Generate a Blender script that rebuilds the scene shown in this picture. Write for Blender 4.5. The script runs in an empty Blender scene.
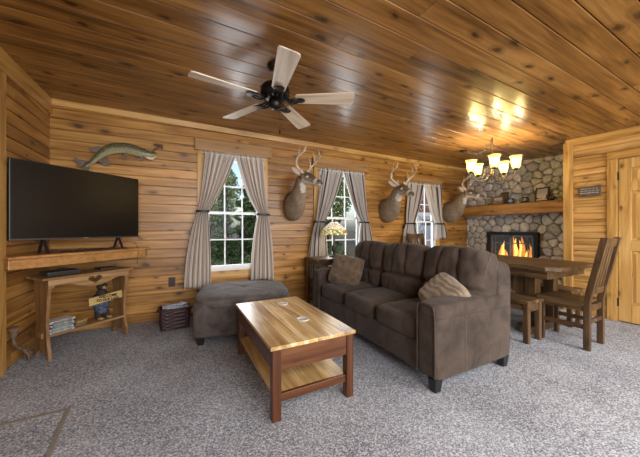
import bpy, math, random
from mathutils import Vector, Matrix, noise
random.seed(11)
SC = bpy.context.scene
COL = SC.collection
PI = math.pi
XL, YB, XS, XD = -1.205, 3.767, 5.472, 4.62      # left wall, window wall, stone wall, door wall
YF, YC = -2.8, 1.765                               # wall behind the camera, end of door wall
def CZ(x, y):                                     # the old ceiling sags a little towards the door
    return 2.44 - max(0, x - XL) * (0.0100 + 0.0085 * min(max(YB - y, 0), 2.4))

# ------------------------------------------------------------------ mesh builder
class MB:
    def __init__(s): s.v = []; s.f = []; s.m = []; s.M = Matrix.Identity(4); s.mat = 0; s.uv = {}
    def add(s, vs, fs, mi=None):
        b = len(s.v); s.v += [tuple(s.M @ Vector(p)) for p in vs]
        s.f += [tuple(i + b for i in f) for f in fs]; s.m += [s.mat if mi is None else mi] * len(fs); return b
    def box(s, x0, x1, y0, y1, z0, z1):
        s.add([(x0,y0,z0),(x1,y0,z0),(x1,y1,z0),(x0,y1,z0),(x0,y0,z1),(x1,y0,z1),(x1,y1,z1),(x0,y1,z1)],
              [(0,3,2,1),(4,5,6,7),(0,1,5,4),(1,2,6,5),(2,3,7,6),(3,0,4,7)]); return s
    def cbox(s, c, d): return s.box(c[0]-d[0]/2,c[0]+d[0]/2,c[1]-d[1]/2,c[1]+d[1]/2,c[2]-d[2]/2,c[2]+d[2]/2)
    def beam(s, a, b, w, d, side=(1,0,0)):         # square bar from a to b, w along side
        a = Vector(a); b = Vector(b); t = (b-a).normalized(); u = Vector(side); u = (u - t*u.dot(t)).normalized(); n = t.cross(u)
        vs = []
        for p in (a, b):
            for i, j in ((-1,-1),(1,-1),(1,1),(-1,1)): vs.append(p + u*w/2*i + n*d/2*j)
        s.add(vs, [(0,3,2,1),(4,5,6,7),(0,1,5,4),(1,2,6,5),(2,3,7,6),(3,0,4,7)]); return s
    def rings(s, rs, cap=True, closed=True):
        n = len(rs[0]); vs = [p for r in rs for p in r]; fs = []
        for k in range(len(rs)-1):
            for i in range(n if closed else n-1):
                j = (i+1) % n; fs.append((k*n+i, k*n+j, (k+1)*n+j, (k+1)*n+i))
        if cap and closed: fs.append(tuple(range(n-1,-1,-1))); fs.append(tuple((len(rs)-1)*n+i for i in range(n)))
        s.add(vs, fs); return s
    def tube(s, pts, r, n=8, up=(0,0,1)):
        pts = [Vector(p) for p in pts]; rs = []
        if not hasattr(r, '__len__'): r = [r]*len(pts)
        prev = None
        for i, p in enumerate(pts):
            t = (pts[min(i+1,len(pts)-1)] - pts[max(i-1,0)]).normalized()
            if prev is None:
                u = Vector(up).cross(t)
                if u.length < .05: u = Vector((1,0,0)).cross(t)
            else: u = prev - t*prev.dot(t)
            u.normalize(); prev = u; w = t.cross(u)
            rs.append([p + (u*math.cos(2*PI*k/n) + w*math.sin(2*PI*k/n))*r[i] for k in range(n)])
        return s.rings(rs)
    def lathe(s, prof, c=(0,0,0), n=20, cap=False):
        c = Vector(c)
        return s.rings([[c + Vector((r*math.cos(2*PI*k/n), r*math.sin(2*PI*k/n), z)) for k in range(n)] for r, z in prof], cap=cap)
    def prism(s, poly, a, b, ax='y'):              # polygon extruded between a and b on an axis
        def P(p, t):
            return {'y': (p[0], t, p[1]), 'x': (t, p[0], p[1]), 'z': (p[0], p[1], t)}[ax]
        n = len(poly); vs = [P(p, a) for p in poly] + [P(p, b) for p in poly]
        s.add(vs, [tuple(range(n)), tuple(range(2*n-1, n-1, -1))] + [(i, i+n, (i+1) % n + n, (i+1) % n) for i in range(n)]); return s
    def grid(s, fn, nu, nv):
        s.add([fn(i/nu, j/nv) for j in range(nv+1) for i in range(nu+1)],
              [(j*(nu+1)+i, j*(nu+1)+i+1, (j+1)*(nu+1)+i+1, (j+1)*(nu+1)+i) for j in range(nv) for i in range(nu)]); return s
    def puff(s, c, d, k=6, n=14, fn=None):         # rounded, swollen box
        idx = {}; vs = []; fs = []
        def V(p):
            key = (round(p[0]*n), round(p[1]*n), round(p[2]*n))
            if key not in idx:
                q = (abs(p[0])**k + abs(p[1])**k + abs(p[2])**k) ** (1/k)
                g = Vector(p)/q if q else Vector(p)
                w = Vector((c[0]+g.x*d[0]/2, c[1]+g.y*d[1]/2, c[2]+g.z*d[2]/2))
                if fn: w += Vector(fn(g))
                idx[key] = len(vs); vs.append(w)
            return idx[key]
        for ax in range(3):
            for sg in (-1, 1):
                for i in range(n):
                    for j in range(n):
                        q = []
                        for a, b in ((i,j),(i+1,j),(i+1,j+1),(i,j+1)):
                            p = [0,0,0]; p[ax] = sg; p[(ax+1)%3] = a*2/n-1; p[(ax+2)%3] = b*2/n-1; q.append(V(p))
                        fs.append(tuple(q if sg > 0 else q[::-1]))
        s.add(vs, fs); return s
    def ball(s, c, r, n=8):
        if not hasattr(r, '__len__'): r = (r,r,r)
        return s.puff(c, (2*r[0],2*r[1],2*r[2]), k=2, n=n)
    def build(s, name, mats, parent=None, smooth=False, bevel=0, sub=0, solid=0, loc=None, auto=None):
        me = bpy.data.meshes.new(name); me.from_pydata(s.v, [], s.f)
        if not isinstance(mats, (list, tuple)): mats = [mats]
        for m in mats: me.materials.append(m)
        me.polygons.foreach_set('material_index', s.m)
        if smooth: me.polygons.foreach_set('use_smooth', [True]*len(s.f))
        me.update()
        o = bpy.data.objects.new(name, me); COL.objects.link(o)
        if parent: o.parent = parent
        if loc: o.location = loc
        if solid: q = o.modifiers.new('s', 'SOLIDIFY'); q.thickness = solid; q.offset = 0
        if bevel: q = o.modifiers.new('b', 'BEVEL'); q.width = bevel; q.segments = 2; q.limit_method = 'ANGLE'; q.angle_limit = .6; q.harden_normals = False
        if sub: q = o.modifiers.new('u', 'SUBSURF'); q.levels = sub; q.render_levels = sub
        return o
def tag(o, label=None, cat=None, group=None, kind=None):
    if label: o['label'] = label
    if cat: o['category'] = cat
    if group: o['group'] = group
    if kind: o['kind'] = kind
    return o
def thing(name, label, cat, loc=(0,0,0), rz=0, group=None):
    o = bpy.data.objects.new(name, None); COL.objects.link(o); o.empty_display_size = .1
    o.location = loc; o.rotation_euler = (0,0,rz); return tag(o, label, cat, group)
def struct(o): o['kind'] = 'structure'; return o
def copy_tree(o, parent=None):
    c = o.copy(); COL.objects.link(c)
    if parent: c.parent = parent
    for ch in list(o.children): copy_tree(ch, c)
    return c
def spline(P, k=6):                                # Catmull-Rom through points (any dimension)
    P = [Vector(p) for p in P]; out = []
    for i in range(len(P)-1):
        a = P[max(i-1,0)]; b = P[i]; c = P[i+1]; d = P[min(i+2,len(P)-1)]
        for j in range(k):
            t = j/k; out.append(.5*((2*b) + (c-a)*t + (2*a-5*b+4*c-d)*t*t + (3*b-a-3*c+d)*t**3))
    out.append(P[-1]); return out

# ------------------------------------------------------------------ materials
def new(name):
    m = bpy.data.materials.new(name); m.use_nodes = True; nt = m.node_tree; b = nt.nodes['Principled BSDF']; return m, nt, b
def N(nt, t, **k):
    n = nt.nodes.new(t)
    for a, v in k.items():
        if a in n.inputs: n.inputs[a].default_value = v
        else: setattr(n, a, v)
    return n
def ramp(nt, stops, src):
    r = nt.nodes.new('ShaderNodeValToRGB'); e = r.color_ramp.elements
    while len(e) < len(stops): e.new(.5)
    for i, (p, c) in enumerate(stops): e[i].position = p; e[i].color = (*c, 1) if len(c) == 3 else c
    nt.links.new(src, r.inputs[0]); return r
def mix(nt, fac, a, b, mode='MIX'):
    n = nt.nodes.new('ShaderNodeMix'); n.data_type = 'RGBA'; n.blend_type = mode
    for s, v in ((n.inputs[0], fac), (n.inputs[6], a), (n.inputs[7], b)):
        if isinstance(v, bpy.types.NodeSocket): nt.links.new(v, s)
        elif isinstance(v, (int, float)): s.default_value = v
        else: s.default_value = (*v, 1)
    return n.outputs[2]
def math_(nt, op, a, b=0.0):
    n = nt.nodes.new('ShaderNodeMath'); n.operation = op
    for s, v in ((n.inputs[0], a), (n.inputs[1], b)):
        if isinstance(v, bpy.types.NodeSocket): nt.links.new(v, s)
        else: s.default_value = v
    return n.outputs[0]
def plain(name, col, rough=.5, metal=0, bump=0, bscale=200, spec=.5, var=0):
    m, nt, b = new(name); b.inputs['Base Color'].default_value = (*col, 1); b.inputs['Roughness'].default_value = rough
    b.inputs['Metallic'].default_value = metal; b.inputs['Specular IOR Level'].default_value = spec
    tc = N(nt, 'ShaderNodeTexCoord')
    nz = N(nt, 'ShaderNodeTexNoise', Scale=bscale, Detail=4.0); nt.links.new(tc.outputs['Object'], nz.inputs['Vector'])
    if var:
        r = ramp(nt, [(.3, [c*(1-var) for c in col]), (.7, [min(1,c*(1+var)) for c in col])], nz.outputs['Fac']); nt.links.new(r.outputs[0], b.inputs['Base Color'])
    if bump:
        bp = N(nt, 'ShaderNodeBump', Strength=bump, Distance=.005); nt.links.new(nz.outputs['Fac'], bp.inputs['Height']); nt.links.new(bp.outputs[0], b.inputs['Normal'])
    return m
def wood(name, dark, mid, light, axis='x', rough=.35, knots=1.0, var=.25, gs=1.0, bump=.15, spec=.5, kcol=(.03,.012,.004), island=True, blotch=.35):
    m, nt, b = new(name); L = nt.links.new
    tc = N(nt, 'ShaderNodeTexCoord'); geo = N(nt, 'ShaderNodeNewGeometry')
    rnd = geo.outputs['Random Per Island']
    cmb = nt.nodes.new('ShaderNodeCombineXYZ')
    for i, k in enumerate((37., 53., 71.)): L(math_(nt, 'MULTIPLY', rnd, k if island else 0.), cmb.inputs[i])
    add = N(nt, 'ShaderNodeVectorMath', operation='ADD'); L(tc.outputs['Object'], add.inputs[0]); L(cmb.outputs[0], add.inputs[1])
    def mp(g, c):
        q = N(nt, 'ShaderNodeMapping'); sc = [c*gs]*3; sc['xyz'.index(axis)] = g*gs; q.inputs['Scale'].default_value = sc; L(add.outputs[0], q.inputs[0]); return q.outputs[0]
    grain = N(nt, 'ShaderNodeTexNoise', Scale=1.0, Detail=5.0, Roughness=.6, Distortion=.4); L(mp(1.6, 42), grain.inputs['Vector'])
    fig = N(nt, 'ShaderNodeTexNoise', Scale=1.0, Detail=3.0, Distortion=1.2); L(mp(.9, 9), fig.inputs['Vector'])
    f = math_(nt, 'ADD', math_(nt, 'MULTIPLY', grain.outputs['Fac'], .45), math_(nt, 'MULTIPLY', fig.outputs['Fac'], .55))
    col = ramp(nt, [(.36, dark), (.50, mid), (.66, light)], f).outputs[0]
    if var:
        hv = N(nt, 'ShaderNodeHueSaturation'); L(col, hv.inputs['Color']); L(math_(nt, 'ADD', math_(nt, 'MULTIPLY', rnd, 2*var), 1-var), hv.inputs['Value']); col = hv.outputs[0]
    if blotch:
        bl = N(nt, 'ShaderNodeTexNoise', Scale=1.0, Detail=2.0); L(mp(1.1, 3.5), bl.inputs['Vector'])
        col = mix(nt, math_(nt, 'MULTIPLY', ramp(nt, [(.52, (0,0,0)), (.75, (1,1,1))], bl.outputs['Fac']).outputs[0], blotch), col, dark)
    if knots:
        vo = N(nt, 'ShaderNodeTexVoronoi', Scale=1.0, voronoi_dimensions='2D'); sx = N(nt, 'ShaderNodeSeparateXYZ'); L(mp(3.9, 8.6), sx.inputs[0]); cx_ = nt.nodes.new('ShaderNodeCombineXYZ')
        o2 = [sx.outputs[i] for i in range(3) if i != 'xyz'.index(axis)]; L(sx.outputs['xyz'.index(axis)], cx_.inputs[0]); L(math_(nt, 'ADD', o2[0], o2[1]), cx_.inputs[1])
        wz = N(nt, 'ShaderNodeTexNoise', Scale=1.7, Detail=2.0); L(cx_.outputs[0], wz.inputs['Vector']); wv = N(nt, 'ShaderNodeVectorMath', operation='MULTIPLY_ADD'); L(wz.outputs['Color'], wv.inputs[0]); wv.inputs[1].default_value = (.35,.35,0); L(cx_.outputs[0], wv.inputs[2]); L(wv.outputs[0], vo.inputs['Vector'])
        sepc = N(nt, 'ShaderNodeSeparateColor'); L(vo.outputs['Color'], sepc.inputs[0])
        keep = math_(nt, 'GREATER_THAN', sepc.outputs[0], .66); dist = math_(nt, 'DIVIDE', vo.outputs['Distance'], math_(nt, 'ADD', math_(nt, 'MULTIPLY', sepc.outputs[1], .95), .35))
        for d, s in ((.24, .5), (.12, .95)):
            k = ramp(nt, [(0, (1,1,1)), (d, (.6,.6,.6)), (d*1.35, (0,0,0))], dist).outputs[0]
            col = mix(nt, math_(nt, 'MULTIPLY', math_(nt, 'MULTIPLY', k, keep), s*knots), col, kcol if d < .15 else [c*.55 for c in dark])
    L(col, b.inputs['Base Color']); b.inputs['Roughness'].default_value = rough; b.inputs['Specular IOR Level'].default_value = spec
    bp = N(nt, 'ShaderNodeBump', Strength=bump, Distance=.003); L(grain.outputs['Fac'], bp.inputs['Height']); L(bp.outputs[0], b.inputs['Normal'])
    return m
def fabric(name, c1, c2, scale=9, rough=.9, bump=.3, sheen=.25, fine=500):
    m, nt, b = new(name); L = nt.links.new; tc = N(nt, 'ShaderNodeTexCoord')
    n1 = N(nt, 'ShaderNodeTexNoise', Scale=scale, Detail=7.0, Roughness=.62, Distortion=.6); L(tc.outputs['Object'], n1.inputs['Vector'])
    n2 = N(nt, 'ShaderNodeTexNoise', Scale=fine, Detail=2.0); L(tc.outputs['Object'], n2.inputs['Vector'])
    r = ramp(nt, [(.32, c1), (.68, c2)], n1.outputs['Fac']); L(r.outputs[0], b.inputs['Base Color'])
    b.inputs['Roughness'].default_value = rough; b.inputs['Sheen Weight'].default_value = sheen; b.inputs['Specular IOR Level'].default_value = .25
    h = math_(nt, 'ADD', n1.outputs['Fac'], math_(nt, 'MULTIPLY', n2.outputs['Fac'], .4))
    bp = N(nt, 'ShaderNodeBump', Strength=bump, Distance=.008); L(h, bp.inputs['Height']); L(bp.outputs[0], b.inputs['Normal']); return m
def emit(name, col, st):
    m, nt, b = new(name); b.inputs['Base Color'].default_value = (*col, 1); b.inputs['Emission Color'].default_value = (*col, 1); b.inputs['Emission Strength'].default_value = st; return m

W_WALL = wood('honey_pine_boards', (.19,.080,.016), (.37,.182,.042), (.56,.315,.092), 'x', rough=.38, var=.24)
W_LEFT = wood('honey_pine_boards_left', (.19,.078,.016), (.34,.165,.038), (.51,.28,.080), 'y', rough=.38, var=.2)
W_DOORW = wood('pale_pine_boards', (.26,.125,.032), (.50,.285,.088), (.68,.43,.17), 'y', rough=.4, var=.16, knots=.8, blotch=.15)
W_CEIL = wood('amber_ceiling_boards', (.115,.050,.012), (.265,.122,.030), (.41,.21,.060), 'x', rough=.26, var=.13, knots=1.0, gs=.8, spec=.6, bump=.08)
W_TRIMX = wood('pine_trim', (.30,.145,.034), (.52,.29,.080), (.64,.40,.13), 'x', rough=.35, var=.08, knots=.5, blotch=.1)
W_TRIMY = wood('pine_trim_side', (.28,.13,.030), (.48,.26,.070), (.60,.36,.12), 'y', rough=.35, var=.08, knots=.5, blotch=.1)
W_TRIMZ = wood('pine_trim_upright', (.32,.155,.038), (.54,.31,.088), (.66,.42,.14), 'z', rough=.35, var=.08, knots=.4, blotch=.1)
W_HEAD = wood('oak_header_board', (.22,.11,.035), (.36,.20,.075), (.47,.29,.12), 'x', rough=.4, var=.05, knots=.5)
W_DOOR = wood('knotty_pine_door', (.34,.17,.045), (.56,.33,.10), (.72,.47,.18), 'z', rough=.35, var=.10, knots=.8, blotch=.15)
W_SHELF = wood('oak_shelf', (.22,.10,.03), (.38,.19,.065), (.50,.28,.11), 'x', rough=.35, var=.05, knots=.3)
W_CONS = wood('weathered_oak_console', (.16,.085,.03), (.31,.18,.072), (.44,.27,.125), 'x', rough=.5, var=.10, knots=.4)
W_TTOP = wood('hickory_table_top', (.32,.17,.055), (.58,.39,.16), (.84,.70,.45), 'y', rough=.25, var=.22, knots=.2, gs=1.0, spec=.5)
W_TLEG = wood('cherry_table_legs', (.045,.014,.005), (.095,.032,.012), (.15,.06,.022), 'z', rough=.35, var=.08, knots=.2)
W_DIN = wood('dark_barn_wood', (.035,.017,.007), (.098,.053,.021), (.19,.115,.052), 'y', rough=.45, var=.18, knots=.7)
W_DINZ = wood('dark_barn_wood_upright', (.035,.017,.007), (.10,.054,.021), (.19,.115,.052), 'z', rough=.45, var=.18, knots=.5)
W_MANT = wood('orange_log_mantel', (.25,.11,.026), (.46,.235,.065), (.60,.35,.12), 'y', rough=.4, var=.05, knots=.7)
W_BLADE = wood('washed_maple_blade', (.48,.36,.24), (.66,.54,.40), (.76,.66,.52), 'x', rough=.4, var=.05, knots=0, blotch=0)
W_BLADE2 = wood('oak_blade', (.28,.17,.085), (.42,.27,.14), (.52,.36,.21), 'x', rough=.4, var=.05, knots=0, blotch=0)
BLACK = plain('black_plastic', (.012,.012,.013), .35); SCREEN = plain('tv_glass', (.004,.004,.005), .30, spec=.35)
DKMETAL = plain('dark_bronze', (.020,.017,.016), .38, .7); IRON = plain('black_iron', (.018,.020,.022), .45, .5)
WHITE = plain('white_vinyl', (.75,.77,.78), .35); CASTER = plain('grey_device', (.05,.052,.056), .4)
SUEDE = fabric('taupe_suede', (.040,.029,.0225), (.088,.066,.052), 6, sheen=.08)
SUEDE_O = fabric('grey_brown_suede', (.045,.037,.034), (.12,.10,.093), 8, sheen=.12)
THREAD = plain('tan_thread', (.15,.115,.092), .8)
PILLOW = fabric('brown_ruched_velvet', (.085,.058,.036), (.20,.145,.095), 14, bump=.4)
PILLOW2 = fabric('tan_ruched_velvet', (.17,.13,.088), (.33,.265,.19), 14, bump=.4)
WICKER = plain('wine_brown_wicker', (.045,.018,.022), .5, bump=.8, bscale=60, var=.5)
PAPER = plain('newsprint', (.50,.52,.60), .8, var=.45, bscale=25)

def m_carpet():
    m, nt, b = new('grey_speckled_carpet'); L = nt.links.new; tc = N(nt, 'ShaderNodeTexCoord')
    n1 = N(nt, 'ShaderNodeTexNoise', Scale=110.0, Detail=3.0, Roughness=.8); n2 = N(nt, 'ShaderNodeTexNoise', Scale=1.6, Detail=3.0)
    n3 = N(nt, 'ShaderNodeTexNoise', Scale=190.0, Detail=2.0)
    for n in (n1, n2, n3): L(tc.outputs['Object'], n.inputs['Vector'])
    vo = N(nt, 'ShaderNodeTexVoronoi', Scale=150.0, voronoi_dimensions='2D'); L(tc.outputs['Object'], vo.inputs['Vector']); vs_ = N(nt, 'ShaderNodeSeparateColor'); L(vo.outputs['Color'], vs_.inputs[0])
    h = math_(nt, 'ADD', math_(nt, 'MULTIPLY', n1.outputs['Fac'], .72), math_(nt, 'MULTIPLY', vs_.outputs[0], .28))
    r = ramp(nt, [(.34, (.04,.043,.055)), (.45, (.19,.205,.24)), (.55, (.42,.45,.51)), (.66, (.80,.84,.92))], h)
    c = mix(nt, .36, r.outputs[0], ramp(nt, [(.4,(.26,.28,.32)),(.65,(.50,.54,.60))], n2.outputs['Fac']).outputs[0])
    L(c, b.inputs['Base Color']); b.inputs['Roughness'].default_value = .97; b.inputs['Specular IOR Level'].default_value = .1
    bp = N(nt, 'ShaderNodeBump', Strength=.6, Distance=.01); L(h, bp.inputs['Height']); L(bp.outputs[0], b.inputs['Normal']); return m
CARPET = m_carpet()
def m_stone():
    m, nt, b = new('river_stone'); L = nt.links.new; tc = N(nt, 'ShaderNodeTexCoord'); g = N(nt, 'ShaderNodeNewGeometry')
    n = N(nt, 'ShaderNodeTexNoise', Scale=22.0, Detail=6.0, Roughness=.65); L(tc.outputs['Object'], n.inputs['Vector'])
    c = ramp(nt, [(0,(.38,.41,.45)),(.25,(.60,.61,.62)),(.45,(.70,.67,.63)),(.62,(.46,.48,.52)),(.8,(.82,.81,.79)),(1,(.62,.56,.50))], g.outputs['Random Per Island']).outputs[0]
    c = mix(nt, .75, c, ramp(nt, [(.3,(.45,.45,.46)),(.7,(1.25,1.22,1.18))], n.outputs['Fac']).outputs[0], 'MULTIPLY')
    L(c, b.inputs['Base Color']); b.inputs['Roughness'].default_value = .75
    bp = N(nt, 'ShaderNodeBump', Strength=.5, Distance=.012); L(n.outputs['Fac'], bp.inputs['Height']); L(bp.outputs[0], b.inputs['Normal']); return m
STONE = m_stone(); MORTAR = plain('mortar', (.24,.225,.20), .95, bump=.5, bscale=60)
def m_curtain(name, base, stripe1, stripe2):
    m, nt, b = new(name); L = nt.links.new; uv = N(nt, 'ShaderNodeUVMap'); sp = N(nt, 'ShaderNodeSeparateXYZ'); L(uv.outputs[0], sp.inputs[0])
    w = math_(nt, 'FRACT', math_(nt, 'MULTIPLY', sp.outputs[0], 5.0))
    r = ramp(nt, [(0, base), (.40, base), (.42, stripe1), (.56, stripe1), (.58, base), (.74, base), (.76, stripe2), (.84, stripe2), (.86, base)], w); r.color_ramp.interpolation = 'LINEAR'
    L(r.outputs[0], b.inputs['Base Color']); b.inputs['Roughness'].default_value = .9; b.inputs['Specular IOR Level'].default_value = .1
    tr = N(nt, 'ShaderNodeBsdfTranslucent'); L(r.outputs[0], tr.inputs[0]); ms = N(nt, 'ShaderNodeMixShader', Fac=.18)
    out = nt.nodes['Material Output']; L(b.outputs[0], ms.inputs[1]); L(tr.outputs[0], ms.inputs[2]); L(ms.outputs[0], out.inputs[0]); return m
CURT1 = m_curtain('taupe_curtain', (.68,.62,.56), (.46,.37,.29), (.30,.27,.26))
CURT2 = m_curtain('striped_curtain', (.64,.60,.56), (.09,.085,.11), (.22,.15,.11))
def m_glass():
    m, nt, b = new('window_pane'); L = nt.links.new
    t = N(nt, 'ShaderNodeBsdfTransparent'); g = N(nt, 'ShaderNodeBsdfGlossy', Roughness=.02); fr = N(nt, 'ShaderNodeFresnel', IOR=1.45); ms = nt.nodes.new('ShaderNodeMixShader')
    L(math_(nt, 'MULTIPLY', fr.outputs[0], .1), ms.inputs[0]); L(t.outputs[0], ms.inputs[1]); L(g.outputs[0], ms.inputs[2]); L(ms.outputs[0], nt.nodes['Material Output'].inputs[0]); return m
GLASS = m_glass()
def m_shade(name, col, alpha, est):
    m, nt, b = new(name); L = nt.links.new
    b.inputs['Base Color'].default_value = (*col, 1); b.inputs['Roughness'].default_value = .25
    b.inputs['Emission Color'].default_value = (*col, 1); b.inputs['Emission Strength'].default_value = est
    t = N(nt, 'ShaderNodeBsdfTransparent'); t.inputs[0].default_value = (*col, 1); ms = N(nt, 'ShaderNodeMixShader', Fac=alpha)
    L(t.outputs[0], ms.inputs[1]); L(b.outputs[0], ms.inputs[2]); L(ms.outputs[0], nt.nodes['Material Output'].inputs[0]); return m
AMBER = m_shade('amber_glass', (.95,.87,.58), .34, .03)
BULB = emit('lit_bulb', (1,.86,.58), 14); FLAME = emit('flame', (1,.30,.03), 2.6); FLAME2 = emit('flame_core', (1,.55,.10), 4.5)

# ------------------------------------------------------------------ room shell
f = MB().box(XL-.1, XS+.1, YF, YB+.1, -.1, 0); struct(f.build('floor', CARPET))
WIN = [(.27, 1.00, .56, 2.06, 1.307), (1.90, 2.68, .52, 2.01, 1.270), (3.80, 4.50, .47, 1.94, 1.232)]
def boards(mb, axis, at, n, a0, a1, z0, zt, h, holes=(), seed=0, th=.02, g=.009):
    """horizontal boards with real v-grooves; axis = direction they run, at = plane, n = side the room is on"""
    rg = random.Random(seed); z = z0
    while z < zt(a0) + .02 or z < zt(a1) + .02:
        segs = [(a0, a1)]
        for (h0, h1, hz0, hz1) in holes:
            if hz0 < z + h/2 < hz1:
                ns = []
                for s0, s1 in segs:
                    if h0 > s0: ns.append((s0, min(s1, h0)))
                    if h1 < s1: ns.append((max(s0, h1), s1))
                segs = [s for s in ns if s[1] > s[0]]
        for s0, s1 in segs:
            cuts = [s0]; 
            while s1 - cuts[-1] > 3.2:
                c = cuts[-1] + rg.uniform(1.4, 3.0)
                if s1 - c > .5: cuts.append(c)
                else: break
            cuts.append(s1)
            for p, q in zip(cuts, cuts[1:]):
                prof = [(-th, 0), (-.015, 0), (-.015, .0028), (-g*.7, .0028), (0, g*.8), (0, h-g*.8), (-g*.7, h-.0028), (-.015, h-.0028), (-.015, h), (-th, h)]
                vs = []
                for a in (p, q):
                    for d, dz in prof:
                        zz = min(z + dz, zt(a))
                        vs.append((a, at + n*d, zz) if axis == 'x' else (at + n*d, a, zz))
                k = 10; mb.add(vs, [tuple(range(k)), tuple(range(2*k-1, k-1, -1))] + [(i, i+k, (i+1) % k + k, (i+1) % k) for i in range(k)])
        z += h
holes = [(w[0]-.03, w[1]+.03, w[2]-.04, w[3]+.03) for w in WIN]
mb = MB(); boards(mb, 'x', YB, -1, XL-.06, XS+.06, 0, lambda a: CZ(a, YB), .107, holes, 1); struct(mb.build('wall_back', W_WALL))
mb = MB(); boards(mb, 'y', XL, 1, YF, YB+.03, 0, lambda a: CZ(XL, a), .107, (), 2); struct(mb.build('wall_left', W_LEFT))
DY0, DY1, DZ = .42, 1.262, 1.915
mb = MB(); boards(mb, 'y', XD, -1, YF, YC, 0, lambda a: CZ(XD, a), .081, [(DY0-.02, DY1+.02, -1, DZ+.02)], 3)
mb.box(XD+.02, XS+.1, YC-.03, YC, 0, 2.45); struct(mb.build('wall_right', W_DOORW))
mb = MB().box(XL, XS, YF-.05, YF, 0, 2.6); struct(mb.build('wall_front', W_WALL))
# ceiling planks, run along x, each a separate strip with a groove
mb = MB(); y = YB + .02; k = 0; rg = random.Random(5); PW = .163
while y > YF:
    y2 = y - PW; xs = [XL-.05]; 
    while XS + .1 - xs[-1] > 3.6: xs.append(xs[-1] + rg.uniform(2.2, 4.2))
    xs[-1 if len(xs) > 1 and XS + .1 - xs[-1] < .5 else len(xs)-1] = xs[-1]
    xs = [x for x in xs if x < XS - .3] + [XS + .1]
    for p, q in zip(xs, xs[1:]):
        n = max(2, int((q-p)/.4)); rs = []
        for i in range(n+1):
            x = p + (q-p)*i/n + (.0015 if i == 0 else -.0015 if i == n else 0); g = .006
            e = .0028; rs.append([(x, y, CZ(x,y)+.026), (x, y, CZ(x,y)+.018), (x, y-e, CZ(x,y)+.018), (x, y-e, CZ(x,y)+.004), (x, y-e-.003, CZ(x,y)), (x, y2+e+.003, CZ(x,y2)), (x, y2+e, CZ(x,y2)+.004), (x, y2+e, CZ(x,y2)+.018), (x, y2, CZ(x,y2)+.018), (x, y2, CZ(x,y2)+.026)])
        mb.rings(rs)
    y = y2
struct(mb.build('ceiling', W_CEIL))
# crown boards, casings
mb = MB().rings([[(x, YB, CZ(x,YB)-.066), (x, YB-.022, CZ(x,YB)-.066), (x, YB-.03, CZ(x,YB)-.001), (x, YB, CZ(x,YB)-.001)] for x in (XL+.02, 0, 1.5, 3, 4.2, XS-.02)])
struct(mb.build('trim_1', W_TRIMX))
mb = MB().box(XL, XL+.022, YF, YB, 2.28, 2.438); struct(mb.build('trim_2', W_TRIMY, bevel=.003))
mb = MB().rings([[(XD, y, CZ(XD,y)-.085), (XD-.02, y, CZ(XD,y)-.085), (XD-.02, y, CZ(XD,y)-.001), (XD, y, CZ(XD,y)-.001)] for y in (YC-.02, 1.2, 0, YF)])
struct(mb.build('trim_3', W_TRIMY))
mb = MB().box(XD-.022, XD+.03, YC-.085, YC+.012, 0, 2.245); struct(mb.build('trim_4', W_TRIMZ, bevel=.003))
mb = MB().box(XL, XL+.024, 2.80, 2.925, 0, 2.27); struct(mb.build('trim_5', W_TRIMZ, bevel=.003))

# windows
def leafbox(mb, a, b, c, d, e, f): mb.box(a, b, c, d, e, f)
for i, (x0, x1, z0, z1, zm) in enumerate(WIN):
    w = MB(); y0, y1 = YB-.005, YB+.09; t = .022
    w.box(x0-.02, x0+t, y0, y1, z0, z1); w.box(x1-t, x1+.02, y0, y1, z0, z1); w.box(x0-.02, x1+.02, y0, y1, z1-t, z1+.02); w.box(x0-.02, x1+.02, y0-.012, y1, z0-.02, z0+t)
    fr = struct(w.build('window_%d' % (i+1), WHITE, bevel=.003))
    for (a, b, ya, nm) in ((z0+t, zm+.016, YB+.015, 'lower_sash'), (zm-.016, z1-t, YB+.045, 'upper_sash')):
        s = MB(); r = .032; A, B = x0+t, x1-t
        s.box(A, A+r, ya, ya+.028, a, b); s.box(B-r, B, ya, ya+.028, a, b); s.box(A+r, B-r, ya, ya+.028, a, a+r); s.box(A+r, B-r, ya, ya+.028, b-r, b)
        for k in (1, 2):
            xm = A + (B-A)*k/3; s.box(xm-.008, xm+.008, ya+.006, ya+.022, a+r, b-r)
        s.box(A+r, B-r, ya+.005, ya+.023, (a+b)/2-.008, (a+b)/2+.008)
        sh = s.build(nm, WHITE, fr, bevel=.002)
        MB().box(A+r, B-r, ya+.0125, ya+.0155, a+r, b-r).build('window_pane', GLASS, sh)
    c = MB(); cw = .088
    c.box(x0-cw, x0, YB-.022, YB+.0, z0-.10, z1+.03); c.box(x1, x1+cw, YB-.022, YB, z0-.10, z1+.03)
    struct(c.build('trim_%d' % (6+i*4), W_TRIMZ, bevel=.003))
    c = MB().box(x0, x1, YB-.022, YB, z0-.10, z0-.012); struct(c.build('trim_%d' % (7+i*4), W_TRIMX, bevel=.003))
    c = MB().box(x0-cw-.025 if i else x0-cw-.028, x1+cw+.05, YB-.05, YB, z1+.03, z1+(.175 if i < 2 else .12)); struct(c.build('trim_%d' % (8+i*4), W_HEAD, bevel=.004))
    c = MB()
    for (a,b,e,f_) in ((x0-.03,x1+.03,z1+.02,z1+.035),(x0-.03,x1+.03,z0-.045,z0-.02)): c.box(a,b,YB+.002,YB+.09,e,f_)
    for (a,b) in ((x0-.035,x0-.02),(x1+.02,x1+.035)): c.box(a,b,YB+.002,YB+.09,z0-.04,z1+.03)
    struct(c.build('trim_%d' % (9+i*4), W_TRIMX))

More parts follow.
